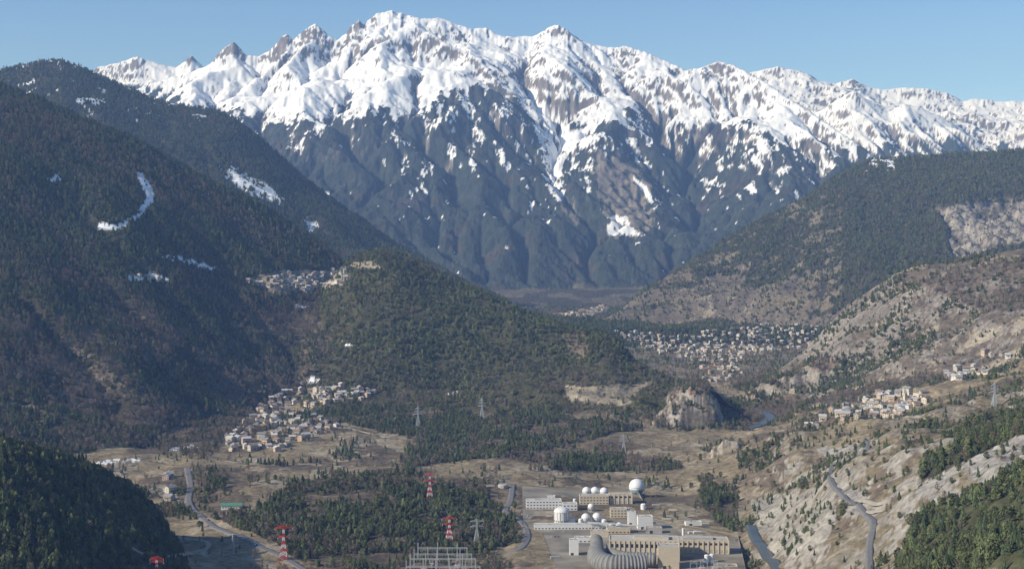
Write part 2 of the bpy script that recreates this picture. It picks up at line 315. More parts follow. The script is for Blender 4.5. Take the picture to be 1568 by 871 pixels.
# layer 4 left ridge
m4=LID==4; lowm=ss(300,520,VG+nu*60)
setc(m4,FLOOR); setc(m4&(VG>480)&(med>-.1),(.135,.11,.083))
larchn=fbm(X,D,230,4,.6,91.)
TR=np.where(m4,np.clip(.95-.3*lowm+med*.6*lowm,0,1),TR); LA=np.where(m4,np.clip(.05+.5*lowm+.75*larchn,0.02,1),LA)
m=m4&(U<420)&(np.abs(VG-np.interp(U,[0,510],[150,398])-(10))<18+15*nu); LA=np.where(m,.6,LA)
m=m4&poly([(380,430),(430,412),(530,412),(530,445),(420,450)],3500,5000); setc(m,TAN); TR=np.where(m,.15,TR)
SN=np.zeros(U.shape,bool)
SN|=poly([(207,262),(217,262),(237,292),(236,312),(222,327),(175,352),(148,352),(150,342),(175,343),(210,325),(224,305),(220,288)],1700,5600,U+nu*3+fine*3,VG+nw*3+fine*3)&(fine>-.75)
for p in [[(250,394),(270,392),(335,410),(320,413),(290,407)],[(195,422),(260,422),(262,429),(200,429)],[(78,275),(92,262),(96,270),(84,284)],
  [(140,705),(215,700),(222,704),(150,708)],[(255,690),(300,681),(310,684),(262,692)],[(455,585),(475,582),(495,577),(480,587)],[(450,465),(478,465),(470,470),(452,470)],[(525,523),(545,525),(540,530),(528,529)],[(680,602),(705,602),(700,605),(682,604)]]:
    SN|=poly(p,1700,5600,U+nu*4+fine*6,VG+nw*4+fine*4)&(fine+med*.3>-.4)
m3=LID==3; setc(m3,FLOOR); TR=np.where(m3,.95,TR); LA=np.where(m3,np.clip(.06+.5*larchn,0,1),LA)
SN|=m3&poly([(335,262),(365,258),(405,278),(440,308),(425,316),(395,305),(360,285)],5000,8000,U+nu*6+fine*8,VG+nw*5+fine*6)&(med+fine>-.25)
SN|=m3&poly([(470,338),(486,338),(490,356),(474,356)],5000,8000,U+fine*8,VG+fine*6)&(fine>-.3)
SN|=m3&(VG<185)&(fbm(X,D,120,4,.6,33.)+fine*.5>.72)
# layer 5 hill
m5=LID==5; setc(m5,(.085,.083,.045)); TR=np.where(m5,np.clip(.85-.3*ss(500,600,VG)+med*.6,0.1,1),TR); LA=np.where(m5,np.clip(.02+.55*ss(500,620,VG)+.4*big,0,1),LA)
m=m5&poly([(535,400),(580,398),(585,412),(540,412)],3500,5000); setc(m,TAN); TR=np.where(m,.3,TR)
m=m5&poly([(868,500),(895,498),(900,550),(885,560),(868,530)],3000,5000,U+nu*10+fine*9,VG+nw*8); setc(m,BROWN); TR=np.where(m,.4,TR)
m=m5&poly([(860,590),(1000,585),(960,622),(870,615)],3000,3700); setc(m,TAN); TR=np.where(m,.08,TR)
# layer 6
m6=LID==6; edge=np.interp(U,[900,1050,1130,1200,1260,1568],[430,425,410,425,450,470])
fo=ss(25,-15,VG-edge+nu*35+fine*12); setc(m6,(.17,.144,.115)); setc(m6&(med+.4*fine>.3),TAN); setc(m6&((NZ<.77)),ROCK)
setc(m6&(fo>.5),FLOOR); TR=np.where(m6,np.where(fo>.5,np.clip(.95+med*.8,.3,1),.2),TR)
opn=m6&(U<1290)&(med+big*.6+fine*.4>.25)&(VG>300); setc(opn,(.17,.143,.10)); TR=np.where(opn,.3,TR); LA=np.where(m6,.12,LA)
m=m6&(poly([(1430,318),(1480,308),(1568,300),(1660,300),(1660,385),(1540,372),(1500,385),(1455,395),(1448,350)],5000,8000)); setc(m,(.30,.27,.23)); setc(m&(fine+med<-.2),(.17,.15,.125)); TR=np.where(m,.12,TR); Z-=m*np.abs(ridged(X,D*.6,110,5,.6,3.))*42
SN|=m6&(VG<262)&(U>1320)&(U<1370)&(med>0)
# layer 7
m7=LID==7; setc(m7,(.175,.142,.106)); setc(m7&(med+.4*fine>.25),TAN); setc(m7&((NZ<.80)|((gul>.62)&(fine>0))),(.26,.23,.195)); TR=np.where(m7,np.clip(.25+big*.9+med*.6,0.05,.85),TR); LA=np.where(m7,.12,LA)
m=m7&poly([(1400,430),(1480,410),(1568,395),(1640,390),(1640,470),(1500,480)],2500,4500)&(med>-.3); setc(m,(.14,.115,.09)); TR=np.where(m,.35,TR); LA=np.where(m,.8,LA)
# layer 8 rocks, 9
m8=LID==8; setc(m8,(.33,.295,.25)); setc(m8&(fine+med<-.35),(.2,.175,.145)); setc(m8&(NZ>.80),(.17,.14,.09)); setc(m8&(NZ>.6)&(med>.25),BROWN); TR=np.where(m8,np.where(NZ>.80,.75,np.where(NZ>.6,.18,.03)),TR)
m9=LID==9; setc(m9,FLOOR); TR=np.where(m9,.95,TR); LA=np.where(m9,.05,LA)
# massif
mm=(LID==2)|(LID==1)
vs=np.interp(U,[150,230,300,380,450,540,600,650,690,720,760,800,850,900,950,1020,1100,1200,1300,1400,1568],[150,140,158,180,180,176,168,160,145,135,140,155,192,190,184,188,196,220,235,215,235])
xs=fbm(X,D,420,5,.6,44.); st=fbm(X*1.1,D*.3,95,5,.65,45.)
rockn=fbm(X,D*.6,80,5,.7,46.); rf2=fbm(X*1.2,D*.5,38,3,.7,47.)
below=VG-(vs+xs*20+st*14)
snow=mm&(below<0)
lim=np.interp(U,[200,560,640,1000,1300,1568],[30,45,160,130,80,60])
streak=mm&(below>=0)&(below<lim)&(st+.3*rockn+.3*rf2-.3*NX>(.14+below/lim*.85))
lowp=mm&(below>100)&(fbm(X,D,160,4,.65,48.)+.3*rockn>1.05)
setc(mm,(.046,.058,.048)); setc(mm&(fbm(X,D,300,5,.65,49.)+.3*rockn>.45),(.068,.063,.052))
LA=np.where(mm,.3,LA)
setc(mm&(below<60)&(rockn+st>.45),(.12,.107,.095))
SNm=snow|streak|lowp
tanm=mm&poly([(905,240),(950,232),(985,268),(1005,310),(990,362),(940,368),(928,330),(915,290)],8000,13000,U+nu*8+rockn*10,VG+nw*8+rockn*8)
score=NZ+rockn*.07+rf2*.07+.04*NX
pk=np.zeros(U.shape)
for uc,vc,r_ in ((357,72,16),(437,66,14),(482,48,16),(549,42,16),(292,92,12),(855,48,20),(700,60,20),(1100,108,30),(1020,110,30),(960,90,25),(1305,130,15),(750,120,30)):
    pk+=np.exp(-((U-uc)/r_)**2-((VG-vc)/18)**2)
score-=.13*np.minimum(pk,1)
shelf=mm&(VG>95)&(VG<172)&(U>230)&(U<690)
zone=mm&snow&(D<13600)
thr=np.quantile(score[zone][::7],.24); thr2=np.quantile(score[zone][::7],.07)
farz=mm&snow&(D>=14300)&(U>1150); thr3=np.quantile(score[farz][::5],.16)
rock=mm&SNm&(score<np.where(shelf,thr2,np.where((D>=14300),thr3,thr)))
SNm&=~rock
setc(rock,(.155,.14,.13)); setc(rock&(rf2>.2),(.22,.20,.185))
setc(tanm&(med+rockn>-.5),(.215,.187,.155)); SNm&=~(tanm&(VG<325))
SNm|=poly([(795,125),(815,135),(845,160),(872,200),(912,185),(908,212),(868,238),(852,268),(860,300),(852,318),(842,290),(836,255),(822,205),(805,160)],8000,13500,U+nu*8+rockn*8,VG+nw*8)&(rockn<.45)
SNm|=poly([(930,335),(952,328),(985,362),(940,364)],8000,13500,U+nu*6+rockn*8,VG+nw*5)&(rf2+rockn>-.5); SNm|=poly([(968,270),(985,280),(1004,308),(996,310)],8000,13500)
m=poly([(852,300),(872,312),(892,338),(880,342),(858,318)],8000,13500); setc(m,(.2,.18,.14))
SN|=SNm&mm
TR=np.where(mm,0,TR); TR=np.where(SN,np.where(mm,0,np.where(LID==4,.03,.12)),TR)
C*=(1+.28*med+.16*fine)[...,None]; C=np.clip(C,.012,1)
cm=mm&~SN&~rock&~tanm&(D<13000)
Z+=np.where(cm,canopy(X,D)*17,0); C=np.where((cm)[...,None],C*(.65+.9*canopy(X,D,9.))[...,None],C)
C=np.where(SN[...,None],np.array(SNOW)*np.ones_like(C),C)
print('cover',time.time()-T0)
VG=VH+F*(HC-Z)/D
i0=np.searchsorted(ds,850)
def hit(u,v,dmin=850):
    j=int(np.clip(np.searchsorted(us,u),0,NC-1)); k0=np.searchsorted(ds,dmin); w=np.where(VG[k0:,j]<=v)[0]
    k=k0+(w[0] if len(w) else 0)
    if k>k0:
        a,b=VG[k-1,j],VG[k,j]; t=(a-v)/(a-b+1e-9); d=ds[k-1]+(ds[k]-ds[k-1])*min(max(t,0),1)
    else: d=ds[k]
    x=d*(u-UC)/F
    return x,d,float(hgt(x,d))
# ---------------------------------------------------------------- terrain mesh
def np_mesh(name,co,quads,smooth=False):
    me=bpy.data.meshes.new(name); nv=len(co); nf=len(quads); k=quads.shape[1]
    me.vertices.add(nv); me.vertices.foreach_set('co',co.astype(np.float32).ravel())
    me.loops.add(nf*k); me.loops.foreach_set('vertex_index',quads.astype(np.int32).ravel())
    me.polygons.add(nf); me.polygons.foreach_set('loop_start',np.arange(0,nf*k,k,dtype=np.int32))
    me.update(calc_edges=True)
    if smooth: me.polygons.foreach_set('use_smooth',np.ones(nf,bool))
    return me
co=np.stack([X,D,Z],-1).reshape(-1,3)
ii=np.arange(NR*NC).reshape(NR,NC)
q=np.stack([ii[:-1,:-1],ii[:-1,1:],ii[1:,1:],ii[1:,:-1]],-1).reshape(-1,4)
me=np_mesh('terrain',co,q,True)
at=me.color_attributes.new('Col','FLOAT_COLOR','POINT')
ca=np.ones((NR*NC,4),np.float32); ca[:,:3]=C.reshape(-1,3); ca[:,3]=1-.9*SN.ravel(); at.data.foreach_set('color',ca.ravel())
terrain=bpy.data.objects.new('mountain_terrain',me); sc.collection.objects.link(terrain)
print('mesh',NR,NC,time.time()-T0)
# ---------------------------------------------------------------- materials
def mat(name,c,rough=.85,var=0.,scale=.5,spec=.2,objrand=0.,metal=0.):
    m=bpy.data.materials.new(name); m.use_nodes=True; nt=m.node_tree; b=nt.nodes['Principled BSDF']
    b.inputs['Roughness'].default_value=rough; b.inputs['Specular IOR Level'].default_value=spec; b.inputs['Metallic'].default_value=metal
    if var==0 and objrand==0:
        var=.12
    tc=nt.nodes.new('ShaderNodeTexCoord'); no=nt.nodes.new('ShaderNodeTexNoise'); no.inputs['Scale'].default_value=scale; no.inputs['Detail'].default_value=4
    nt.links.new(tc.outputs['Object'],no.inputs['Vector'])
    mr=nt.nodes.new('ShaderNodeMapRange'); mr.inputs[1].default_value=.25; mr.inputs[2].default_value=.75; mr.inputs[3].default_value=1-var; mr.inputs[4].default_value=1+var
    nt.links.new(no.outputs['Fac'],mr.inputs[0])
    last=mr.outputs[0]
    if objrand>0:
        oi=nt.nodes.new('ShaderNodeObjectInfo'); m2=nt.nodes.new('ShaderNodeMapRange'); m2.inputs[3].default_value=1-objrand; m2.inputs[4].default_value=1+objrand
        nt.links.new(oi.outputs['Random'],m2.inputs[0]); mu=nt.nodes.new('ShaderNodeMath'); mu.operation='MULTIPLY'
        nt.links.new(last,mu.inputs[0]); nt.links.new(m2.outputs[0],mu.inputs[1]); last=mu.outputs[0]
    vm=nt.nodes.new('ShaderNodeVectorMath'); vm.operation='SCALE'; vm.inputs[0].default_value=c; nt.links.new(last,vm.inputs['Scale'])
    nt.links.new(vm.outputs[0],b.inputs['Base Color'])
    return m
def terrain_mat():
    m=bpy.data.materials.new('terrain'); m.use_nodes=True; nt=m.node_tree; b=nt.nodes['Principled BSDF']; N=nt.nodes.new; Lk=nt.links.new
    b.inputs['Roughness'].default_value=.95; b.inputs['Specular IOR Level'].default_value=.1
    a=N('ShaderNodeAttribute'); a.attribute_name='Col'; g=N('ShaderNodeNewGeometry')
    n1=N('ShaderNodeTexNoise'); n1.inputs['Scale'].default_value=.11; n1.inputs['Detail'].default_value=5; n1.inputs['Roughness'].default_value=.7; Lk(g.outputs['Position'],n1.inputs['Vector'])
    mr=N('ShaderNodeMapRange'); mr.inputs[1].default_value=.3; mr.inputs[2].default_value=.7; mr.inputs[3].default_value=-.5; mr.inputs[4].default_value=.5; Lk(n1.outputs['Fac'],mr.inputs[0])
    mu=N('ShaderNodeMath'); mu.operation='MULTIPLY'; Lk(mr.outputs[0],mu.inputs[0]); Lk(a.outputs['Alpha'],mu.inputs[1])
    ad=N('ShaderNodeMath'); ad.operation='ADD'; ad.inputs[1].default_value=1; Lk(mu.outputs[0],ad.inputs[0])
    vm=N('ShaderNodeVectorMath'); vm.operation='SCALE'; Lk(a.outputs['Color'],vm.inputs[0]); Lk(ad.outputs[0],vm.inputs['Scale']); Lk(vm.outputs[0],b.inputs['Base Color'])
    bu=N('ShaderNodeBump'); bu.inputs['Strength'].default_value=.6; bu.inputs['Distance'].default_value=5.; Lk(n1.outputs['Fac'],bu.inputs['Height'])
    Lk(bu.outputs[0],b.inputs['Normal'])
    return m
me.materials.append(terrain_mat())
M_con=mat('conifer_needles',(.078,.100,.050),.9,.3,1.,.1,.45)
M_pine=mat('pine_needles',(.120,.138,.058),.9,.3,1.,.1,.35)
M_larch=mat('larch_twigs',(.195,.155,.115),.95,.3,1.,.05,.4)
M_bare=mat('bare_twigs',(.25,.21,.175),.95,.3,1.,.05,.3)
M_bark=mat('bark',(.12,.09,.065),.9,.2,2.)
# ---------------------------------------------------------------- mesh builder
class MB:
    def __init__(s): s.v=[];s.f=[];s.m=[]
    def add(s,vs,fs,m):
        o=len(s.v); s.v+=[tuple(p) for p in vs]; s.f+=[tuple(i+o for i in f) for f in fs]; s.m+=[m]*len(fs)
    def box(s,cx,cy,z0,sx,sy,sz,m,yaw=0.,top=None):
        c,n_=math.cos(yaw),math.sin(yaw); vs=[]
        for z in (z0,z0+sz):
            for a,b in ((-1,-1),(1,-1),(1,1),(-1,1)):
                x,y=a*sx/2,b*sy/2; vs.append((cx+x*c-y*n_,cy+x*n_+y*c,z))
        s.add(vs,[(0,3,2,1),(0,1,5,4),(1,2,6,5),(2,3,7,6),(3,0,4,7)],m); s.add(vs,[(4,5,6,7)],m if top is None else top)
    def beam(s,p,q,t,m):
        p=np.array(p,float);q=np.array(q,float);d=q-p;l=np.linalg.norm(d)
        if l<1e-6:return
        d/=l; a=np.cross(d,(0,0,1.) if abs(d[2])<.9 else (1.,0,0)); a/=np.linalg.norm(a); b=np.cross(d,a); vs=[]
        for e in (p,q):
            for i,j in ((-1,-1),(1,-1),(1,1),(-1,1)): vs.append(e+a*i*t/2+b*j*t/2)
        s.add(vs,[(0,1,5,4),(1,2,6,5),(2,3,7,6),(3,0,4,7),(0,3,2,1),(4,5,6,7)],m)
    def rev(s,cx,cy,prof,n_,m,cap=True):
        vs=[];fs=[]
        for r,z in prof:
            for k in range(n_): vs.append((cx+r*math.cos(2*math.pi*k/n_),cy+r*math.sin(2*math.pi*k/n_),z))
        for i in range(len(prof)-1):
            for k in range(n_):
                k2=(k+1)%n_; fs.append((i*n_+k,i*n_+k2,(i+1)*n_+k2,(i+1)*n_+k))
        if cap: fs.append(tuple((len(prof)-1)*n_+k for k in range(n_)))
        s.add(vs,fs,m)
    def sphere(s,cx,cy,cz,r,m,m2=None,n_=20):
        P=[(r*math.cos(a)+1e-3,cz+r*math.sin(a)) for a in np.linspace(-math.pi/2,math.pi/2,13)]
        if m2 is None: s.rev(cx,cy,P,n_,m)
        else: s.rev(cx,cy,P[:6],n_,m2,False); s.rev(cx,cy,P[5:],n_,m)
    def tube(s,path,rads,n_,m,m2=None):
        P=[np.array(p,float) for p in path]; rings=[]
        for i,p in enumerate(P):
            d=P[min(i+1,len(P)-1)]-P[max(i-1,0)]; d/=np.linalg.norm(d); a=np.cross(d,(0,0,1.)); a/=np.linalg.norm(a); b=np.cross(a,d)
            rings.append([p+rads[i]*(a*math.cos(2*math.pi*k/n_)+b*math.sin(2*math.pi*k/n_)) for k in range(n_)])
        for i in range(len(P)-1):
            s.add(rings[i]+rings[i+1],[(k,(k+1)%n_,n_+(k+1)%n_,n_+k) for k in range(n_)],m if (m2 is None or i%4) else m2)
        s.add(rings[0],[tuple(range(n_))],m); s.add(rings[-1],[tuple(range(n_))],m)
    def mesh(s,name,mats,smooth=False):
        me=bpy.data.meshes.new(name); me.from_pydata([tuple(map(float,p)) for p in s.v],[],s.f)
        for m in mats: me.materials.append(m)
        me.polygons.foreach_set('material_index',s.m); 
        if smooth: me.polygons.foreach_set('use_smooth',[True]*len(s.f))
        me.update(); return me
    def obj(s,name,mats,loc=(0,0,0),yaw=0.):
        o=bpy.data.objects.new(name,s.mesh(name,mats)); o.location=loc; o.rotation_euler=(0,0,yaw); sc.collection.objects.link(o); return o
# ---------------------------------------------------------------- trees
def conifer(seed,H=13.,R=2.9,tiers=6,needle=M_con,rounded=False):
    rg=random.Random(seed); b=MB(); b.rev(0,0,[(.28,-1.5),(.2,H*.5),(.04,H*.97)],5,1)
    for k in range(tiers):
        f=k/(tiers); zb=H*(.12+.78*f); hh=H*(.30 if not rounded else .26); r=R*((1-f)**.8 if not rounded else math.sin(math.pi*(.28+.66*f))**.8)*rg.uniform(.85,1.15)+.25
        ns=9; ox,oy=rg.uniform(-.3,.3),rg.uniform(-.3,.3); ph=rg.random()*6; vs=[(ox*.5,oy*.5,min(zb+hh,H))]
        for j in range(ns*2):
            a=ph+math.pi*j/ns; rr=r*(rg.uniform(.8,1.2) if j%2==0 else rg.uniform(.45,.65)); vs.append((ox+rr*math.cos(a),oy+rr*math.sin(a),zb+rg.uniform(-.5,.3)+(.5 if j%2 else -.3)))
        b.add(vs,[(0,j+1,(j+1)%(ns*2)+1) for j in range(ns*2)],0)
    return b.mesh('conifer',[needle,M_bark])
def twiggy(seed,H,R,m,nl=120,lo=.25,sz=1.,bias=.7):
    rg=random.Random(seed); b=MB(); b.rev(0,0,[(.25,-1.5),(.18,H*.4),(.04,H*.95)],4,1)
    for k in range(7):
        a=rg.random()*6.28; z=H*rg.uniform(.25,.7); r=R*rg.uniform(.5,.9); b.beam((0,0,z),(r*math.cos(a),r*math.sin(a),z+H*.18),.12,1)
    for k in range(nl):
        f=rg.random(); z=H*(lo+(1-lo)*f); rr=R*math.sin(math.pi*(.12+.83*f))**bias*math.sqrt(rg.random()); a=rg.random()*6.28
        c=np.array((rr*math.cos(a),rr*math.sin(a),z)); d1=np.array([rg.gauss(0,1),rg.gauss(0,1),rg.gauss(0,1.3)]); d2=np.array([rg.gauss(0,1),rg.gauss(0,1),rg.gauss(0,1)])
        d1*=.75*sz/np.linalg.norm(d1); d2*=.55*sz/np.linalg.norm(d2); b.add([c-d1,c+d2*.6,c+d1,c-d2*.6],[(0,1,2,3)],0)
    return b.mesh('twiggy',[m,M_bark])
def src(name,me): return bpy.data.objects.new(name,me)
kinds={'conifer':[src('conifer_tree',conifer(1)),src('conifer_tree',conifer(2,14.5,2.5,7)),src('conifer_tree',conifer(3,11,3.0,5))],
 'pine':[src('pine_tree',twiggy(14,10.,3.3,M_pine,150,.3,1.5,.5)),src('pine_tree',twiggy(15,8.5,3.2,M_pine,130,.25,1.5,.5)),src('pine_tree',conifer(4,10.5,3.0,5,M_pine,True))],
 'larch':[src('larch_tree',twiggy(6,13,2.6,M_larch)),src('larch_tree',twiggy(7,11,2.8,M_larch))],
 'bare':[src('bare_tree',twiggy(8,9,3.4,M_bare)),src('bare_tree',twiggy(9,7.5,3.2,M_bare,90))]}
def forest(name,pts,scl,so):
    me=bpy.data.meshes.new(name); n_=len(pts); me.vertices.add(n_); me.vertices.foreach_set('co',pts.astype(np.float32).ravel())
    a=me.attributes.new('sc','FLOAT','POINT'); a.data.foreach_set('value',scl.astype(np.float32))
    a=me.attributes.new('rz','FLOAT_VECTOR','POINT'); r=np.zeros((n_,3),np.float32); r[:,2]=RNG.random(n_)*6.28; r[:,0]=RNG.normal(0,.04,n_); a.data.foreach_set('vector',r.ravel())
    ob=bpy.data.objects.new(name,me); sc.collection.objects.link(ob)
    ng=bpy.data.node_groups.new(name+'_scatter','GeometryNodeTree'); ng.interface.new_socket('Geometry',in_out='INPUT',socket_type='NodeSocketGeometry'); ng.interface.new_socket('Geometry',in_out='OUTPUT',socket_type='NodeSocketGeometry')
    N=ng.nodes.new; gi=N('NodeGroupInput'); go=N('NodeGroupOutput'); ip=N('GeometryNodeInstanceOnPoints'); oi=N('GeometryNodeObjectInfo'); oi.inputs['Object'].default_value=so; oi.inputs['As Instance'].default_value=True
    s1=N('GeometryNodeInputNamedAttribute'); s1.data_type='FLOAT'; s1.inputs['Name'].default_value='sc'
    s2=N('GeometryNodeInputNamedAttribute'); s2.data_type='FLOAT_VECTOR'; s2.inputs['Name'].default_value='rz'
    K=ng.links.new; K(gi.outputs[0],ip.inputs['Points']); K(oi.outputs['Geometry'],ip.inputs['Instance']); K(s2.outputs['Attribute'],ip.inputs['Rotation']); K(s1.outputs['Attribute'],ip.inputs['Scale']); K(ip.outputs[0],go.inputs[0])
    md=ob.modifiers.new('scatter','NODES'); md.node_group=ng
EXC=[]
RM=np.minimum.accumulate(VG[i0:],axis=0)
VIS=np.zeros(U.shape,bool); VIS[i0+1:]=VG[i0+1:]<=RM[:-1]+F*11/D[i0+1:]+1
# ---------------------------------------------------------------- roads etc
M_asph=mat('asphalt',(.19,.185,.18),.9,.15,.2); M_path=mat('gravel_track',(.34,.30,.24),.95,.2,.2); M_water=mat('river_water',(.075,.09,.09),.35,.1,.05,.3)
def spl(P,n_=10):
    P=[np.array(p,float) for p in P]; out=[]
    for i in range(len(P)-1):
        p0=P[max(i-1,0)];p1=P[i];p2=P[i+1];p3=P[min(i+2,len(P)-1)]
        for k in range(n_):
            t=k/n_; out.append(.5*((2*p1)+(-p0+p2)*t+(2*p0-5*p1+4*p2-p3)*t*t+(-p0+3*p1-3*p2+p3)*t**3))
    out.append(P[-1]); return out
def strip(name,pix,w,m,lift=.5,dmin=850,base=False):
    W3=[(883140/(v-VH)*(u-UC)/F,883140/(v-VH),0) for u,v in pix] if base else [hit(u,v,dmin) for u,v in pix]; P=spl([(a,b) for a,b,_ in W3],14); P=np.array(P)
    T=np.gradient(P,axis=0); T/=np.linalg.norm(T,axis=1)[:,None]+1e-9; Nn=np.stack([-T[:,1],T[:,0]],1)
    cols=[-.5,-.25,0,.25,.5]; n_=len(P)
    hc=np.max(np.stack([hgt(*(P+Nn*w*c).T) for c in cols]),0); k=np.ones(7)/7; hc=np.convolve(np.pad(hc,3,mode='edge'),k,'valid')
    hh=np.maximum(hc,hgt(P[:,0],P[:,1])) 
    rows=[]
    for c in cols:
        q=P+Nn*w*c; rows.append(np.column_stack([q,hh+lift]))
    for c in (-.5,.5):
        q=P+Nn*(w*c+np.sign(c)*1.2); rows.append(np.column_stack([q,hh+lift-3.5]))
    order=[5,0,1,2,3,4,6]; A=np.stack([rows[i] for i in order],1)
    k=len(order); id_=np.arange(n_*k).reshape(n_,k); q=np.stack([id_[:-1,:-1],id_[1:,:-1],id_[1:,1:],id_[:-1,1:]],-1).reshape(-1,4)
    me=np_mesh(name,A.reshape(-1,3),q); me.materials.append(m); o=bpy.data.objects.new(name,me); sc.collection.objects.link(o)
    EXC.append((P,w/2+3.5))
strip('main_road',[(287,716),(292,745),(290,770),(315,795),(355,818),(400,838),(450,862),(480,885)],10,M_asph)
strip('valley_road',[(290,770),(260,760),(235,745)],6,M_asph)
strip('access_track',[(200,838),(235,852),(290,848),(318,838),(310,828),(270,822)],6,M_path)
strip('plant_road',[(785,742),(782,765),(775,785),(800,800),(808,822),(795,840),(770,850)],9,M_asph)
strip('hillside_road',[(1333,880),(1332,840),(1338,800),(1318,778),(1290,755),(1272,735),(1275,715),(1300,705),(1330,685),(1325,672)],6,M_asph,.8)
strip('dirt_track',[(1320,768),(1345,772),(1362,765),(1352,778),(1330,784)],6,M_path)
strip('village_road',[(520,655),(560,662),(600,668),(640,650)],5,M_path)
strip('river',[(1195,885),(1172,850),(1158,828),(1150,808)],13,M_water,.3)
strip('river',[(1080,634),(1110,624),(1150,622),(1180,632),(1165,645),(1130,652)],24,M_water,.5,2700,True)
strip('town_road',[(1000,560),(1060,545),(1120,535),(1180,528)],10,M_asph,.5,3800)
# ---------------------------------------------------------------- buildings materials
M_wall=[mat('cream_render',(.64,.57,.45),.9,.08,.3,.1,.12),mat('white_render',(.76,.73,.67),.9,.08,.3,.1,.1),mat('grey_stone',(.42,.38,.33),.9,.15,.8,.1,.15),mat('ochre_render',(.58,.43,.29),.9,.08,.3,.1,.1),mat('pink_render',(.58,.46,.39),.9,.08,.3)]
M_roof=[mat('slate_roof',(.25,.245,.235),.7,.2,1.,.3,.2),mat('brown_roof',(.26,.19,.145),.8,.2,1.,.2,.2),mat('light_slate_roof',(.46,.445,.42),.7,.15,1.,.3,.2)]
M_win=mat('window_glass',(.04,.045,.055),.25,.05,1.,.5); M_wood=mat('dark_wood',(.15,.095,.06),.8,.15,1.)
def house(seed):
    rg=random.Random(seed); b=MB(); w=rg.uniform(10,16); d=rg.uniform(9,12); h=rg.choice([5.5,6.5,8,9]); rh=d*.24
    b.box(0,0,-4,w,d,4+h,0)
    b.add([(-w/2,-d/2,h),(-w/2,d/2,h),(-w/2,0,h+rh)],[(0,1,2)],0); b.add([(w/2,-d/2,h),(w/2,d/2,h),(w/2,0,h+rh)],[(0,1,2)],0)
    o=.9; sl=rh/(d/2)
    for s in (-1,1):
        y0=s*(d/2+o); z0=h-sl*o+.03; vs=[(-w/2-o,y0,z0),(w/2+o,y0,z0),(w/2+o,0,h+rh+.03),(-w/2-o,0,h+rh+.03)]; vs+=[(x,y,z+.35) for x,y,z in vs]
        b.add(vs,[(0,1,2,3),(4,5,6,7),(0,1,5,4),(1,2,6,5),(3,0,4,7)],1)
    b.box(w*.2,d*.15,h,.9,.9,rh+1.4,0); 
    fl=int(h//2.7); nx_=int(w//3)
    for k in range(fl):
        z=1+k*2.8
        for i in range(nx_):
            x=-w/2+(i+.5)*w/nx_
            for s in (-1,1): b.box(x,s*(d/2+.02),z,1.1,.1,1.35,2)
        for i in range(3):
            y=-d/2+(i+.5)*d/3
            for s in (-1,1): b.box(s*(w/2+.02),y,z,.1,1.1,1.35,2)
    b.box(0,-d/2-.6,3.4,w*.6,1.1,.9,3); b.box(w*.1,-d/2-.05,0,1.2,.14,2.2,3)
    return b
def block(seed):
    rg=random.Random(seed); b=MB(); w=rg.uniform(22,40); d=12; fl=rg.choice([4,5,6]); h=fl*3+1
    b.box(0,0,-4,w,d,4+h,0,top=1); b.box(0,0,h,w+1,d+1,.5,1); b.box(w*.2,0,h+.5,3,3,2.5,0)
    for k in range(fl):
        for i in range(int(w//3.2)):
            x=-w/2+(i+.5)*w/int(w//3.2)
            for s in (-1,1): b.box(x,s*(d/2+.02),1+k*3,1.6,.1,1.5,2)
        b.box(0,-d/2-.6,.2+k*3+2.4,w*.5,1.2,.2,1)
        for s in (-1,1): b.box(s*(w/2+.02),0,1+k*3,.1,1.2,1.5,2)
    return b
HM=[]
for i in range(14):
    b=house(i); HM.append(b.mesh('alpine_house',[M_wall[[0,1,2,0,3,0,4][i%7]],M_roof[[0,2,1,2,0][i%5]],M_win,M_wood]))
BM=[block(i).mesh('apartment_block',[M_wall[[1,0,1,3][i%4]],M_roof[2 if i%2 else 1],M_win,M_wood]) for i in range(5)]
placed=[]
def village(pts,nh,meshes,name,yaw0,dmin,mind,jit=.5):
    a=[p[0] for p in pts]; b_=[p[1] for p in pts]; c=0; tries=0
    while c<nh and tries<nh*30:
        tries+=1; u=random.uniform(min(a),max(a)); v=random.uniform(min(b_),max(b_)); ins=False
        for i in range(len(pts)):
            x1,y1=pts[i]; x2,y2=pts[(i+1)%len(pts)]
            if (y1>v)!=(y2>v) and u<(x2-x1)*(v-y1)/(y2-y1)+x1: ins=not ins
        if not ins: continue
        x,y,z=hit(u,v,dmin)
        if abs(VH+F*(HC-z)/y-v)>4: continue
        if any((x-p[0])**2+(y-p[1])**2<mind**2 for p in placed): continue
        placed.append((x,y)); o=bpy.data.objects.new(name,random.choice(meshes)); o.location=(x,y,z); o.rotation_euler=(0,0,yaw0+random.gauss(0,jit)+random.choice([0,math.pi/2])); s=random.uniform(.85,1.15); o.scale=(s,s,s); sc.collection.objects.link(o); c+=1
village([(345,672),(385,640),(415,605),(470,598),(490,640),(520,655),(480,668),(430,690),(350,690)],125,HM,'alpine_house',.2,2200,12)
village([(470,600),(520,590),(575,600),(560,612),(500,618)],38,HM,'alpine_house',0,2200,13)
village([(440,428),(470,420),(530,412),(535,432),(490,444),(445,444)],60,HM,'alpine_house',0,3600,14)
village([(450,430),(520,418),(525,436),(460,442)],8,BM,'apartment_block',0,3600,26,.2)
village([(375,432),(445,420),(450,440),(395,440)],22,HM,'chalet',0,3600,18)
village([(1265,632),(1300,618),(1345,602),(1415,598),(1420,618),(1370,640),(1290,642)],66,HM,'alpine_house',.3,2300,12)
village([(1440,572),(1465,562),(1508,560),(1510,572),(1460,582)],22,HM,'alpine_house',0,2300,14)
village([(1490,545),(1540,535),(1550,550),(1500,555)],4,HM,'alpine_house',0,2300,16)
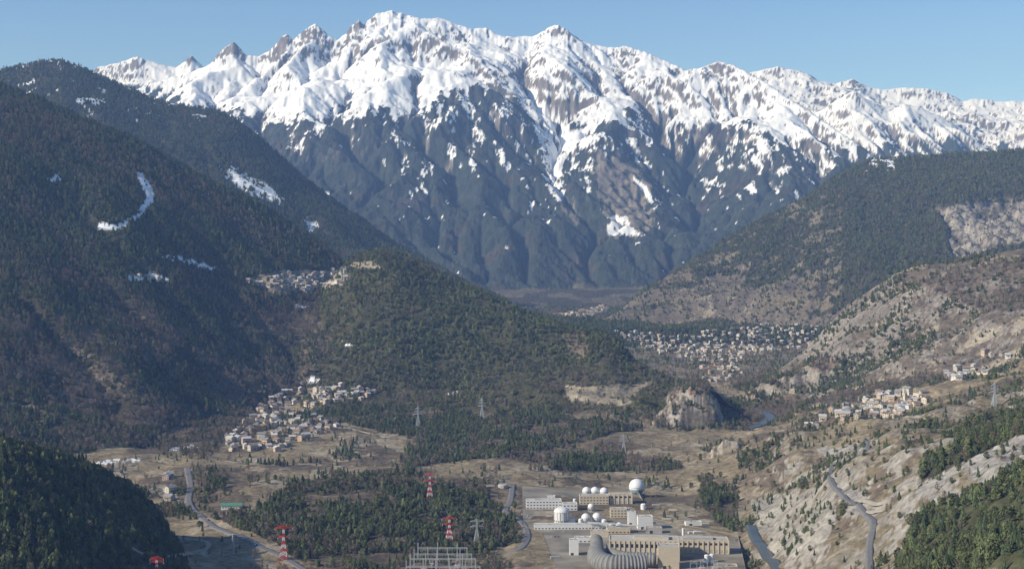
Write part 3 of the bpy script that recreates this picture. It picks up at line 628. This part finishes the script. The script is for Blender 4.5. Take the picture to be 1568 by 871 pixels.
village([(1210,650),(1260,640),(1265,655),(1225,662)],5,HM,'alpine_house',0,2300,16)
village([(1000,520),(1080,508),(1180,500),(1255,496),(1240,530),(1150,545),(1100,560),(1040,548),(985,535)],230,HM,'town_house',.1,3800,19)
village([(1010,516),(1090,506),(1200,498),(1235,512),(1130,530),(1040,532)],46,BM,'apartment_block',.1,3800,34,.2)
village([(940,508),(1000,510),(1030,530),(975,528)],34,HM,'town_house',.1,4200,20)
village([(850,485),(930,470),(925,482),(880,492)],48,BM,'apartment_block',.1,5500,34,.2)
village([(1060,545),(1130,550),(1150,575),(1080,590)],30,HM,'town_house',.1,3300,20)
village([(205,424),(255,424),(250,432),(210,432)],6,HM,'chalet',0,3000,25)
village([(255,725),(265,745),(258,770),(252,740)],5,HM,'alpine_house',0,1800,14)
EXC.append((np.array(placed),10.))
print('villages',time.time()-T0)
# ---------------------------------------------------------------- plant
M_ind=mat('beige_concrete',(.60,.52,.39),.9,.08,.2); M_indw=mat('white_cladding',(.74,.73,.70),.7,.05,.2); M_conc=mat('concrete',(.42,.40,.37),.9,.12,.3); M_rfg=mat('flat_roof_gravel',(.46,.44,.395),.9,.15,.1)
M_steel=mat('galvanised_steel',(.50,.52,.52),.5,.08,1.,.4,0,.1); M_duct=mat('duct_steel',(.25,.245,.23),.7,.25,.12,.3); M_rib=mat('duct_rib',(.14,.14,.135),.7); M_sph=mat('white_tank_paint',(.80,.80,.78),.45,.04,.3,.4); M_blue=mat('light_blue_paint',(.36,.52,.62),.5,.04,.3,.4)
M_red=mat('red_paint',(.62,.05,.035),.5,.05,.3,.3); M_whp=mat('white_paint',(.78,.78,.76),.5,.04,.3,.3); M_green=mat('green_roof',(.10,.25,.15),.6,.1,.3); M_rail=mat('dark_metal',(.10,.10,.11),.5)
PM=[M_ind,M_rfg,M_win,M_conc,M_indw]
def pb(name,u0,u1,vb,hpx,dep,yaw=0.,style='win',wallm=0,extra=None):
    d=883140./(vb-VH); w=(u1-u0)*d/F; h=hpx*d/F; x=d*((u0+u1)/2-UC)/F; z=float(hgt(x,d)); b=MB()
    cy=dep/2
    b.box(0,cy,-3,w,dep,h+3,wallm,top=1); 
    for s in (-1,1): b.box(0,cy+s*(dep/2-.2),h,w,.4,.9,wallm); b.box(s*(w/2-.2),cy,h,.4,dep-.8,.9,wallm)
    if style=='win':
        fl=max(1,int(h//3.6))
        for k in range(fl):
            z0=1.2+k*h/fl; n_=max(2,int(w//4.5))
            for i in range(n_): b.box(-w/2+(i+.5)*w/n_,-.03,z0,w/n_*.5,.14,1.3,2)
            n2=max(1,int(dep//5))
            for i in range(n2):
                for s in (-1,1): b.box(s*(w/2+.03),(i+.5)*dep/n2,z0,.14,dep/n2*.6,1.3,2)
    elif style=='pil':
        n_=max(3,int(w//6))
        for i in range(n_+1): b.box(-w/2+i*w/n_,-.4,0,.9,.8,h,wallm)
        for i in range(n_):
            b.box(-w/2+(i+.5)*w/n_,-.04,h*.66,w/n_*.45,.14,h*.18,2); b.box(-w/2+(i+.5)*w/n_,-.04,1,w/n_*.5,.14,h*.25,3)
        n2=max(2,int(dep//6))
        for i in range(n2+1):
            for s in (-1,1): b.box(s*(w/2+.4),i*dep/n2,0,.8,.9,h,wallm)
        for i in range(n2):
            for s in (-1,1): b.box(s*(w/2+.03),(i+.5)*dep/n2,h*.62,.14,2.5,h*.2,2)
    else:
        b.box(-w*.2,-.05,0,min(4,w*.3),.16,min(4,h*.6),2)
    for i in range(3): b.box(random.uniform(-.35,.35)*w,cy+random.uniform(-.25,.25)*dep,h,random.uniform(1.5,3),random.uniform(1.5,2.5),random.uniform(1,2.2),3)
    if extra: extra(b,w,dep,h)
    b.obj(name,PM,(x,d,z),yaw)
    for t in np.linspace(-.5,.5,max(2,int(w//10))): EXC.append((np.array([(x+t*w,d+cy)]),dep/2+7))
pb('office_building',806,860,775,13,14,.05,'win',4)
pb('office_building',862,884,777,10,12,.05,'win',4)
pb('terrace_building',818,932,806,7,12,.03,'win',4)
pb('workshop_building',888,932,768,13,16,.03,'win',0)
pb('workshop_building',934,968,767,14,16,.03,'pil',0)
pb('control_building',935,960,788,13,14,.03,'win',0)
pb('test_building',962,974,800,20,10,.03,'plain',4)
pb('white_test_building',977,1000,806,19,14,.05,'plain',4)
pb('pump_house',872,886,846,24,10,0,'plain',4)
pb('low_workshop',930,965,812,8,16,.03,'win',0)
pb('wind_tunnel_hall',934,1040,853,30,30,-.06,'pil',0,extra=lambda b,w,d,h:(b.box(w*.1,d*.5,h,w*.5,d*.5,3.5,0,top=1)))
pb('power_station',1038,1116,842,19,24,-.04,'pil',0,extra=lambda b,w,d,h:(b.box(-w*.1,d*.5,h,w*.6,d*.5,3,3,top=1)))
pb('compressor_building',1008,1040,866,34,20,-.06,'plain',0)
pb('storage_shed',990,1014,812,8,12,0,'plain',3)
pb('storage_shed',1050,1075,800,5,9,.1,'plain',4)
pb('transformer_building',1100,1130,862,10,14,0,'win',0)
pb('guard_house',838,850,760,5,6,0,'win',4)
pb('annex_building',880,905,826,7,12,0,'win',4)
pb('annex_building',905,932,818,9,10,0,'plain',0)
def pos(u,vb):
    d=883140./(vb-VH); x=d*(u-UC)/F; return x,d,float(hgt(x,d))
def sphtank(u,vb,rpx,name='spherical_tank',two=None,legs=1.25):
    x,d,z=pos(u,vb); r=rpx*d/F; b=MB(); cz=r*legs+.3; b.sphere(0,0,cz,r,0,two,24)
    for k in range(8):
        a=k*math.pi/4; b.beam((r*.97*math.cos(a),r*.97*math.sin(a),-1),(r*.97*math.cos(a),r*.97*math.sin(a),cz),.5,1)
    b.rev(0,0,[(r*1.02,cz-.2),(r*1.05,cz),(r*1.02,cz+.25)],24,1,False)
    b.beam((r*1.1,-r*.3,0),(r*.5,-r*.3,cz+r*.9),.4,1); b.box(0,0,-1,r*1.6,r*1.6,1.4,2)
    b.beam((0,0,cz+r),(0,0,cz+r+1.5),.5,1)
    o=b.obj(name,[M_sph,M_steel,M_conc,M_blue],(x,d,z))
    for f in o.data.polygons:
        f.use_smooth = f.material_index in (0,3)
    EXC.append((np.array([(x,d)]),r+7))
sphtank(975,748,12,two=3); sphtank(898,758,6.5,legs=1.7); sphtank(911,758,6.5,legs=1.7); sphtank(925,759,6.5,legs=1.7)
sphtank(897,796,7,legs=1.1); sphtank(914,795,7,legs=1.1); sphtank(905,778,5,legs=1.3); sphtank(948,806,5,legs=1.2)
x,d,z=pos(860,797); r=11.5*d/F; b=MB(); b.rev(0,0,[(r,-2),(r,17),(r*1.04,17.2),(r*1.04,18),(r*.9,20.5),(r*.6,22.5),(.1,23.6)],28,0)
for k in range(14):
    a=k*2*math.pi/14; b.beam((r*1.01*math.cos(a),r*1.01*math.sin(a),0),(r*1.01*math.cos(a),r*1.01*math.sin(a),17),.6,1)
for k in range(7): 
    a=math.pi+.3+k*.42; b.box((r+.02)*math.cos(a),(r+.02)*math.sin(a),4,1.4,.3,2,2,a+math.pi/2)
b.box(r+4,2,-2,9,10,9,0); b.obj('domed_rotunda',[M_indw,M_conc,M_win],(x,d,z)); EXC.append((np.array([(x,d)]),r+8))
def duct(name,P,R,ribw=4.):
    P=spl(P,24); P=[np.array(p) for p in P]; L=[0]
    for a,c in zip(P[:-1],P[1:]): L.append(L[-1]+np.linalg.norm(c-a))
    s_=np.arange(0,L[-1],ribw/4); A=np.array(P); Q=np.stack([np.interp(s_,L,A[:,k]) for k in range(3)],1); rr=np.interp(s_/L[-1],np.linspace(0,1,len(R)),R)
    rr=[r_*(1.06 if i%4==0 or i%4==1 else 1.) for i,r_ in enumerate(rr)]
    b=MB(); b.tube(Q,rr,28,0,1)
    for k in range(0,len(Q),24):
        q=Q[k]; b.box(q[0],q[1],-2,4,4,max(q[2]-rr[k]+3,2),2)
    b.obj(name,[M_duct,M_rib,M_conc],(0,0,0))
    for q in Q[::8]: EXC.append((np.array([(q[0],q[1])]),18.))
def w3(u,d,z): return (d*(u-UC)/F,d,z)
duct('wind_tunnel_duct',[w3(913,1815,8),w3(914,1780,8),w3(913,1740,9),w3(916,1700,10),w3(930,1678,10),w3(955,1672,10),w3(990,1674,10)],[8,8,9.5,11,12,12,11.5])
duct('wind_tunnel_duct',[w3(934,1790,6),w3(936,1760,6),w3(946,1735,7),w3(968,1722,7),w3(1004,1715,7)],[4.5,5,6.5,7.5,8])
b=MB(); P=[(800,742),(975,745),(1000,790),(1130,815),(1145,880),(860,885),(830,812),(800,800)]
vs=[pos(*p) for p in P]; b.add([(x,y,z+.35) for x,y,z in vs],[tuple(range(len(vs)))],0); b.add([(x,y,-3) for x,y,z in vs]+[(x,y,z+.35) for x,y,z in vs],[(i,(i+1)%8,8+(i+1)%8,8+i) for i in range(8)],0); b.obj('paved_yard',[mat('yard_paving',(.265,.235,.185),.9,.45,.03)])
yard=np.array([(x,y) for x,y,z in vs])
def car(loc,yaw,c):
    b=MB(); b.box(0,0,.35,4.3,1.75,.75,0); 
    vs=[(-1.5,-.8,1.1),(1.0,-.8,1.1),(1.0,.8,1.1),(-1.5,.8,1.1),(-1.1,-.68,1.6),(.4,-.68,1.6),(.4,.68,1.6),(-1.1,.68,1.6)]; b.add(vs,[(0,1,5,4),(1,2,6,5),(2,3,7,6),(3,0,4,7)],1); b.add(vs,[(4,5,6,7)],0)
    for sx in (-1.3,1.3):
        for sy in (-.85,.85):
            b.tube([(sx,sy-.1,.33),(sx,sy+.1,.33)],[.33,.33],10,2)
    b.obj('car',[mat('car_paint',c,.35,.03,1.,.5),M_win,M_rail],loc,yaw)
for u,v,yw,c in [(393,835,2.5,(.05,.25,.6)),(372,826,2.5,(.7,.7,.7)),(318,797,2.3,(.5,.05,.05)),(845,822,1.5,(.7,.7,.7)),(850,822,1.5,(.06,.06,.07)),(855,822,1.5,(.4,.05,.05)),(862,815,0,(.6,.6,.6)),(1010,822,.5,(.7,.7,.7)),(1016,822,.5,(.08,.1,.3)),(808,790,1.4,(.7,.7,.7)),(1333,842,1.5,(.7,.7,.7))]:
    x,y,z=hit(u,v); car((x,y,z+.9 if u<500 or u>1300 else z+.4),yw,c)
for u,v in [(1060,812),(1068,812),(1080,800),(1020,792),(1030,778),(1005,770),(1070,860),(850,850)]:
    x,y,z=pos(u,v); b=MB(); b.box(0,0,.2,12,2.5,2.6,0)
    for k in range(-5,6): b.box(k*1.1,-1.3,.3,.3,.12,2.4,1)
    b.obj('storage_container',[random.choice([M_indw,M_steel,M_ind]),M_conc],(x,y,z+.3),random.uniform(-.3,.3))
for u,v,h,r in [(880,772,12,2.5),(889,800,9,3),(925,800,8,3.5),(985,775,7,4),(1046,820,14,1.5),(1090,855,9,3),(1082,856,9,3),(962,785,11,2.2),(936,806,8,3)]:
    x,y,z=pos(u,v); b=MB(); b.rev(0,0,[(r,-1),(r,h),(r*.7,h+r*.3),(.1,h+r*.4)],18,0); b.beam((r+.1,0,0),(r+.1,0,h+1),.4,1); b.rev(0,0,[(r*1.05,h-.4),(r*1.05,h)],18,1,False); b.obj('storage_tank',[M_sph,M_steel],(x,y,z))
b=MB()
x0,y0,z0=pos(900,806); x1,y1,z1=pos(985,812)
for k in range(12):
    t=k/11; x=x0+(x1-x0)*t; y=y0+(y1-y0)*t
    b.beam((x,y-2,0),(x,y-2,6),.4,0); b.beam((x,y+2,0),(x,y+2,6),.4,0); b.beam((x,y-2.4,6),(x,y+2.4,6),.4,0)
for k in (-1.6,-.5,.6,1.7): b.beam((x0,y0+k,6.6),(x1,y1+k,6.6),.7,0)
b.obj('pipe_rack',[M_steel])
def pylon(name,u,vb,H,red,base=8.,arms=((.62,9),(.76,7),(.9,5)),t=.55,yaw=.1):
    x,y,z=hit(u,vb); b=MB(); n_=9
    def w_(f): return base/2*(1-f*1.35) if f<.6 else base/2*.19
    for k in range(n_):
        f0,f1=k/n_,(k+1)/n_; m=1 if (red and k%2==(n_-1)%2) else 0
        a0,a1=w_(f0),w_(f1); z0_,z1_=H*f0-(2 if k==0 else 0),H*f1; cs=[(-1,-1),(1,-1),(1,1),(-1,1)]
        for i,(p,q) in enumerate(cs):
            b.beam((p*a0,q*a0,z0_),(p*a1,q*a1,z1_),t,m); p2,q2=cs[(i+1)%4]
            b.beam((p*a0,q*a0,z0_),(p2*a1,q2*a1,z1_),t*.6,m); b.beam((p2*a0,q2*a0,z0_),(p*a1,q*a1,z1_),t*.6,m); b.beam((p*a1,q*a1,z1_),(p2*a1,q2*a1,z1_),t*.6,m)
    for f,l in arms:
        m=1 if red else 0; h=H*f
        for s in (-1,1):
            for q in (-.8,.8): b.beam((0,q,h),(s*l,0,h),t*.7,m); b.beam((0,q,h+2.6),(s*l,0,h+.2),t*.7,m)
            b.beam((s*l,0,h),(s*l,0,h-2.2),t*.6,0)
    b.beam((0,0,H*.98),(0,0,H*1.06),t,1 if red else 0)
    b.obj(name,[M_whp if red else M_steel,M_red],(x,y,z),yaw); EXC.append((np.array([(x,y)]),12.)); return (x,y,z,H)
A=[pylon('red_white_pylon',658,763,38,True,9,((.7,9),(.93,9)),.8),
pylon('red_white_pylon',688,828,32,True,10,((.7,9),(.93,10)),.8),
pylon('red_white_pylon',434,856,42,True,10,((.65,7),(.93,11)),.8),
pylon('lattice_pylon',730,830,30,False,8,((.7,9),(.93,9))),
pylon('lattice_pylon',640,652,42,False,9,t=.75),pylon('lattice_pylon',738,640,44,False,9,t=.75),pylon('lattice_pylon',1523,622,36,False,8),pylon('red_white_pylon',240,885,22,True,8,((.8,7),(.95,7)),.8),pylon('lattice_pylon',955,690,30,False,7)]
b=MB()
def cable(p,q,sag):
    pr=None
    for k in range(17):
        t=k/16; c=(p[0]+(q[0]-p[0])*t,p[1]+(q[1]-p[1])*t,p[2]+(q[2]-p[2])*t-sag*4*t*(1-t))
        if pr: b.beam(pr,c,.09,0)
        pr=c
for i,j in ((0,1),(5,0),(4,0),(1,3)):
    for o in (-8,8): cable((A[i][0]+o,A[i][1],A[i][2]+A[i][3]*.92-2),(A[j][0]+o,A[j][1],A[j][2]+A[j][3]*.92-2),14)
b.obj('power_lines',[M_steel])
x,y,z=hit(357,848); b=MB(); b.rev(0,0,[(1.6,-1),(1.4,24),(1.7,24.1),(1.7,25)],14,0); b.beam((1.7,0,0),(1.5,0,24),.3,1); b.obj('vent_column',[M_conc,M_steel],(x,y,z))
M_sub=[M_steel,M_conc]
for k,(u0,u1,v,h) in enumerate([(622,735,884,18),(628,728,872,18),(634,722,860,17),(640,715,850,16)]):
    d=883140./(v-VH); xa,xb=d*(u0-UC)/F,d*(u1-UC)/F; z=float(hgt((xa+xb)/2,d)); b=MB(); n_=6
    for i in range(n_):
        x=xa+(xb-xa)*i/(n_-1); hh=h+(6 if i in (0,2,4) else 0)
        for s in (-.6,.6): b.beam((x+s,d,z-3),(x+s*.5,d,z+hh),.45,0)
        for q in range(6): b.beam((x-.6,d,z+q*h/6),(x+.6,d,z+(q+1)*h/6),.3,0)
        if i<n_-1:
            x2=xa+(xb-xa)*(i+1)/(n_-1)
            for zz_ in (h,h-1.5): b.beam((x,d,z+zz_),(x2,d,z+zz_),.4,0)
            for q in range(8): b.beam((x+(x2-x)*q/8,d,z+h-1.5*(q%2)),(x+(x2-x)*(q+1)/8,d,z+h-1.5*((q+1)%2)),.25,0)
            for q in range(1,4): b.beam((x+(x2-x)*q/4,d,z+h-1.5),(x+(x2-x)*q/4,d,z+h-4),.4,1)
    b.obj('substation_gantry',M_sub)
    EXC.append((np.array([(xa+(xb-xa)*t,d) for t in np.linspace(0,1,20)]),13))
for u,v in [(650,872),(670,874),(692,872),(712,870),(660,860),(700,860),(1075,868),(1095,866),(1120,868),(1085,878),(1110,878)]:
    x,y,z=pos(u,v); b=MB(); b.box(0,0,-1,7,4,5,0); b.box(0,-2.4,0,6,.6,3.4,1); b.box(0,2.4,0,6,.6,3.4,1)
    for k in (-2,0,2): b.rev(k,0,[(.35,4),(.5,5),(.3,5.6),(.45,6.4),(.2,7)],8,1)
    b.obj('power_transformer',[M_steel,M_conc],(x,y,z))
for k in range(5):
    u=1062+k*16; x,y,z=pos(u,872-k); b=MB()
    for s in (-4,4): b.beam((s,0,-1),(s,0,12),.5,0)
    b.beam((-4,0,12),(4,0,12),.5,0); b.beam((-4,0,9),(4,0,12),.3,0); b.beam((4,0,9),(-4,0,12),.3,0); b.obj('substation_gantry',M_sub,(x,y,z))
x,y,z=pos(603,882); b=MB(); b.box(0,0,-2,36,16,5,0); b.add([(-19,-9,3),(19,-9,3),(19,9,3),(-19,9,3),(-19,0,6),(19,0,6)],[(0,1,5,4),(2,3,4,5),(0,4,3),(1,2,5)],1); 
for i in range(8): b.box(-16+i*4.5,-8.05,0,2.2,.14,1.6,2)
b.obj('warehouse',[M_indw,M_indw,M_win],(x,y,z),.2); EXC.append((np.array([(x,y)]),24))
x,y,z=hit(355,777); b=MB(); b.box(0,0,-2,30,12,6.5,0); b.add([(-16,-7,4.5),(16,-7,4.5),(16,7,4.5),(-16,7,4.5),(-16,0,7.5),(16,0,7.5)],[(0,1,5,4),(2,3,4,5),(0,4,3),(1,2,5)],1)
for i in range(7): b.box(-12+i*4,-6.05,.8,2.4,.14,1.5,2)
b.obj('green_roofed_hall',[M_indw,M_green,M_win],(x,y,z),.05); EXC.append((np.array([(x,y),(x+10,y),(x-10,y),(x,y-15),(x-8,y-28),(x+8,y-28),(x-8,y-42),(x+8,y-42)]),17))
x,y,z=hit(1386,618,2300); b=MB(); b.box(0,0,-3,6,6,23,0); b.rev(0,0,[(4.2,20),(2.2,25),(.1,32)],4,1)
for s in (-1,1): b.box(0,s*3.03,15,1.4,.14,3,2); b.box(s*3.03,0,15,.14,1.4,3,2)
b.box(14,0,-3,22,11,12,0); b.add([(2,-6.5,9),(26,-6.5,9),(26,6.5,9),(2,6.5,9),(2,0,14),(26,0,14)],[(0,1,5,4),(2,3,4,5),(0,4,3),(1,2,5)],1)
b.obj('village_church',[M_wall[0],M_roof[0],M_win],(x,y,z),.4)
for u,v in [(1273,556),(1057,602)]:
    x,y,z=hit(u,v,2700); b=MB(); b.rev(0,0,[(4,-4),(4,8),(4.5,8.1),(4.5,9)],12,0); b.rev(0,0,[(5,9),(2.5,12),(.1,14)],12,1); b.box(6,0,-4,10,7,9,0)
    for k in range(6): b.box(4.02*math.cos(k),4.02*math.sin(k),4,1,.3,1.6,2,k+math.pi/2)
    b.obj('hilltop_fort',[mat('red_sandstone',(.36,.23,.17),.9,.15,.3),M_roof[1],M_win],(x,y,z+2))
x,y,z=hit(770,746); b=MB(); b.rev(0,0,[(8,-2),(8,4),(7,5),(.1,5.6)],24,0); b.box(0,-8.3,0,3,1,3,1); b.obj('water_reservoir',[M_conc,M_ind],(x,y,z))
print('objects',time.time()-T0)
# ---------------------------------------------------------------- scatter
def cand(d0,d1,per):
    area=(1760/F)*.5*(d1*d1-d0*d0); n_=int(area/per); d=np.sqrt(RNG.random(n_)*(d1*d1-d0*d0)+d0*d0); u=RNG.random(n_)*1760-96; return u,d
us_,dd_,ss_=[],[],[]
for d0,d1,per,s in ((850,2300,34,.92),(2300,3700,44,1.),(3700,5300,66,1.12),(5300,7400,110,1.3)):
    u,d=cand(d0,d1,per); t=near(TR,u,d); v=near(VIS,u,d); k=(RNG.random(len(u))<t)&v; us_.append(u[k]); dd_.append(d[k]); ss_.append(np.full(k.sum(),s))
tu=np.concatenate(us_); td=np.concatenate(dd_); ts=np.concatenate(ss_); tx=td*(tu-UC)/F
keep=np.ones(len(tu),bool)
for P,r in EXC:
    bx=np.where(keep&(tx>P[:,0].min()-r)&(tx<P[:,0].max()+r)&(td>P[:,1].min()-r)&(td<P[:,1].max()+r))[0]
    if len(bx)==0: continue
    dmin=np.full(len(bx),1e18)
    for p in P: dmin=np.minimum(dmin,(tx[bx]-p[0])**2+(td[bx]-p[1])**2)
    keep[bx[dmin<r*r]]=False
inp=np.zeros(len(tu),bool)
for i in range(8):
    x1,y1=yard[i]; x2,y2=yard[(i+1)%8]
    inp^=((y1>td)!=(y2>td))&(tx<(x2-x1)*(td-y1)/(y2-y1+1e-9)+x1)
keep&=~inp
tu,td,ts,tx=tu[keep],td[keep],ts[keep],tx[keep]
tz=hgt(tx,td)-.3; la=near(LA,tu,td); lid=near(LID,tu,td)
isl=RNG.random(len(tu))<la
ispine=(~isl)&((lid==5)|(RNG.random(len(tu))<np.where((tu>1000)|(td<2300),.6,.25)))
isbare=isl&(RNG.random(len(tu))<np.where(tz<120,.6,.1))
kind=np.where(isl,np.where(isbare,3,2),np.where(ispine,1,0))
scl=ts*np.clip(RNG.normal(.95,.24,len(tu)),.35,1.6)*np.where(near(TR,tu,td)<.3,.75,1)
pts=np.stack([tx,td,tz],1)
for ki,(kn,fn) in enumerate([('conifer','conifer_forest'),('pine','pine_forest'),('larch','larch_forest'),('bare','bare_woodland')]):
    so=kinds[kn]; sel=np.where(kind==ki)[0]; w=RNG.integers(0,len(so),len(sel))
    for j,o in enumerate(so):
        s=sel[w==j]; 
        if len(s): forest(fn,pts[s],scl[s],o)
print('trees',len(tu),np.bincount(kind),time.time()-T0)
# ---------------------------------------------------------------- haze
hz=MB(); hz.box(0,8900,-400,30000,19000,3100,0); ho=hz.obj('atmospheric_haze',[]); hm=bpy.data.materials.new('haze'); hm.use_nodes=True; nt=hm.node_tree
for nn in list(nt.nodes):
    if nn.type!='OUTPUT_MATERIAL': nt.nodes.remove(nn)
vs_=nt.nodes.new('ShaderNodeVolumeScatter'); vs_.inputs['Color'].default_value=(.32,.52,1.,1); vs_.inputs['Density'].default_value=4.4e-5; vs_.inputs['Anisotropy'].default_value=.0
nt.links.new(vs_.outputs[0],[k for k in nt.nodes if k.type=='OUTPUT_MATERIAL'][0].inputs['Volume']); ho.data.materials.append(hm)
# ---------------------------------------------------------------- light, world, camera
el=math.radians(30); az=math.atan2(-.90,-.38)
sd_=np.array([math.sin(az)*math.cos(el),math.cos(az)*math.cos(el),math.sin(el)])
from mathutils import Vector
sl=bpy.data.lights.new('sun','SUN'); sl.energy=5.0; sl.angle=math.radians(.5); sl.color=(1,.96,.90); so=bpy.data.objects.new('sun',sl); sc.collection.objects.link(so)
so.rotation_euler=Vector(sd_).to_track_quat('Z','Y').to_euler()
w=bpy.data.worlds.new('World'); sc.world=w; w.use_nodes=True; nt=w.node_tree; bg=nt.nodes['Background']; sk=nt.nodes.new('ShaderNodeTexSky'); sk.sky_type='NISHITA'; sk.sun_disc=False
sk.sun_elevation=el; sk.sun_rotation=az%(2*math.pi); sk.altitude=2500; sk.air_density=1.; sk.dust_density=0.; sk.ozone_density=6.; nt.links.new(sk.outputs[0],bg.inputs[0]); bg.inputs[1].default_value=.15
cam=bpy.data.cameras.new('camera'); co_=bpy.data.objects.new('camera',cam); sc.collection.objects.link(co_); co_.location=(0,0,HC); co_.rotation_euler=(math.pi/2,0,0)
cam.sensor_width=36; cam.lens=36*F/1568; cam.shift_y=-85.5/1568; cam.clip_end=200000; cam.clip_start=1
sc.camera=co_
print('done',time.time()-T0)
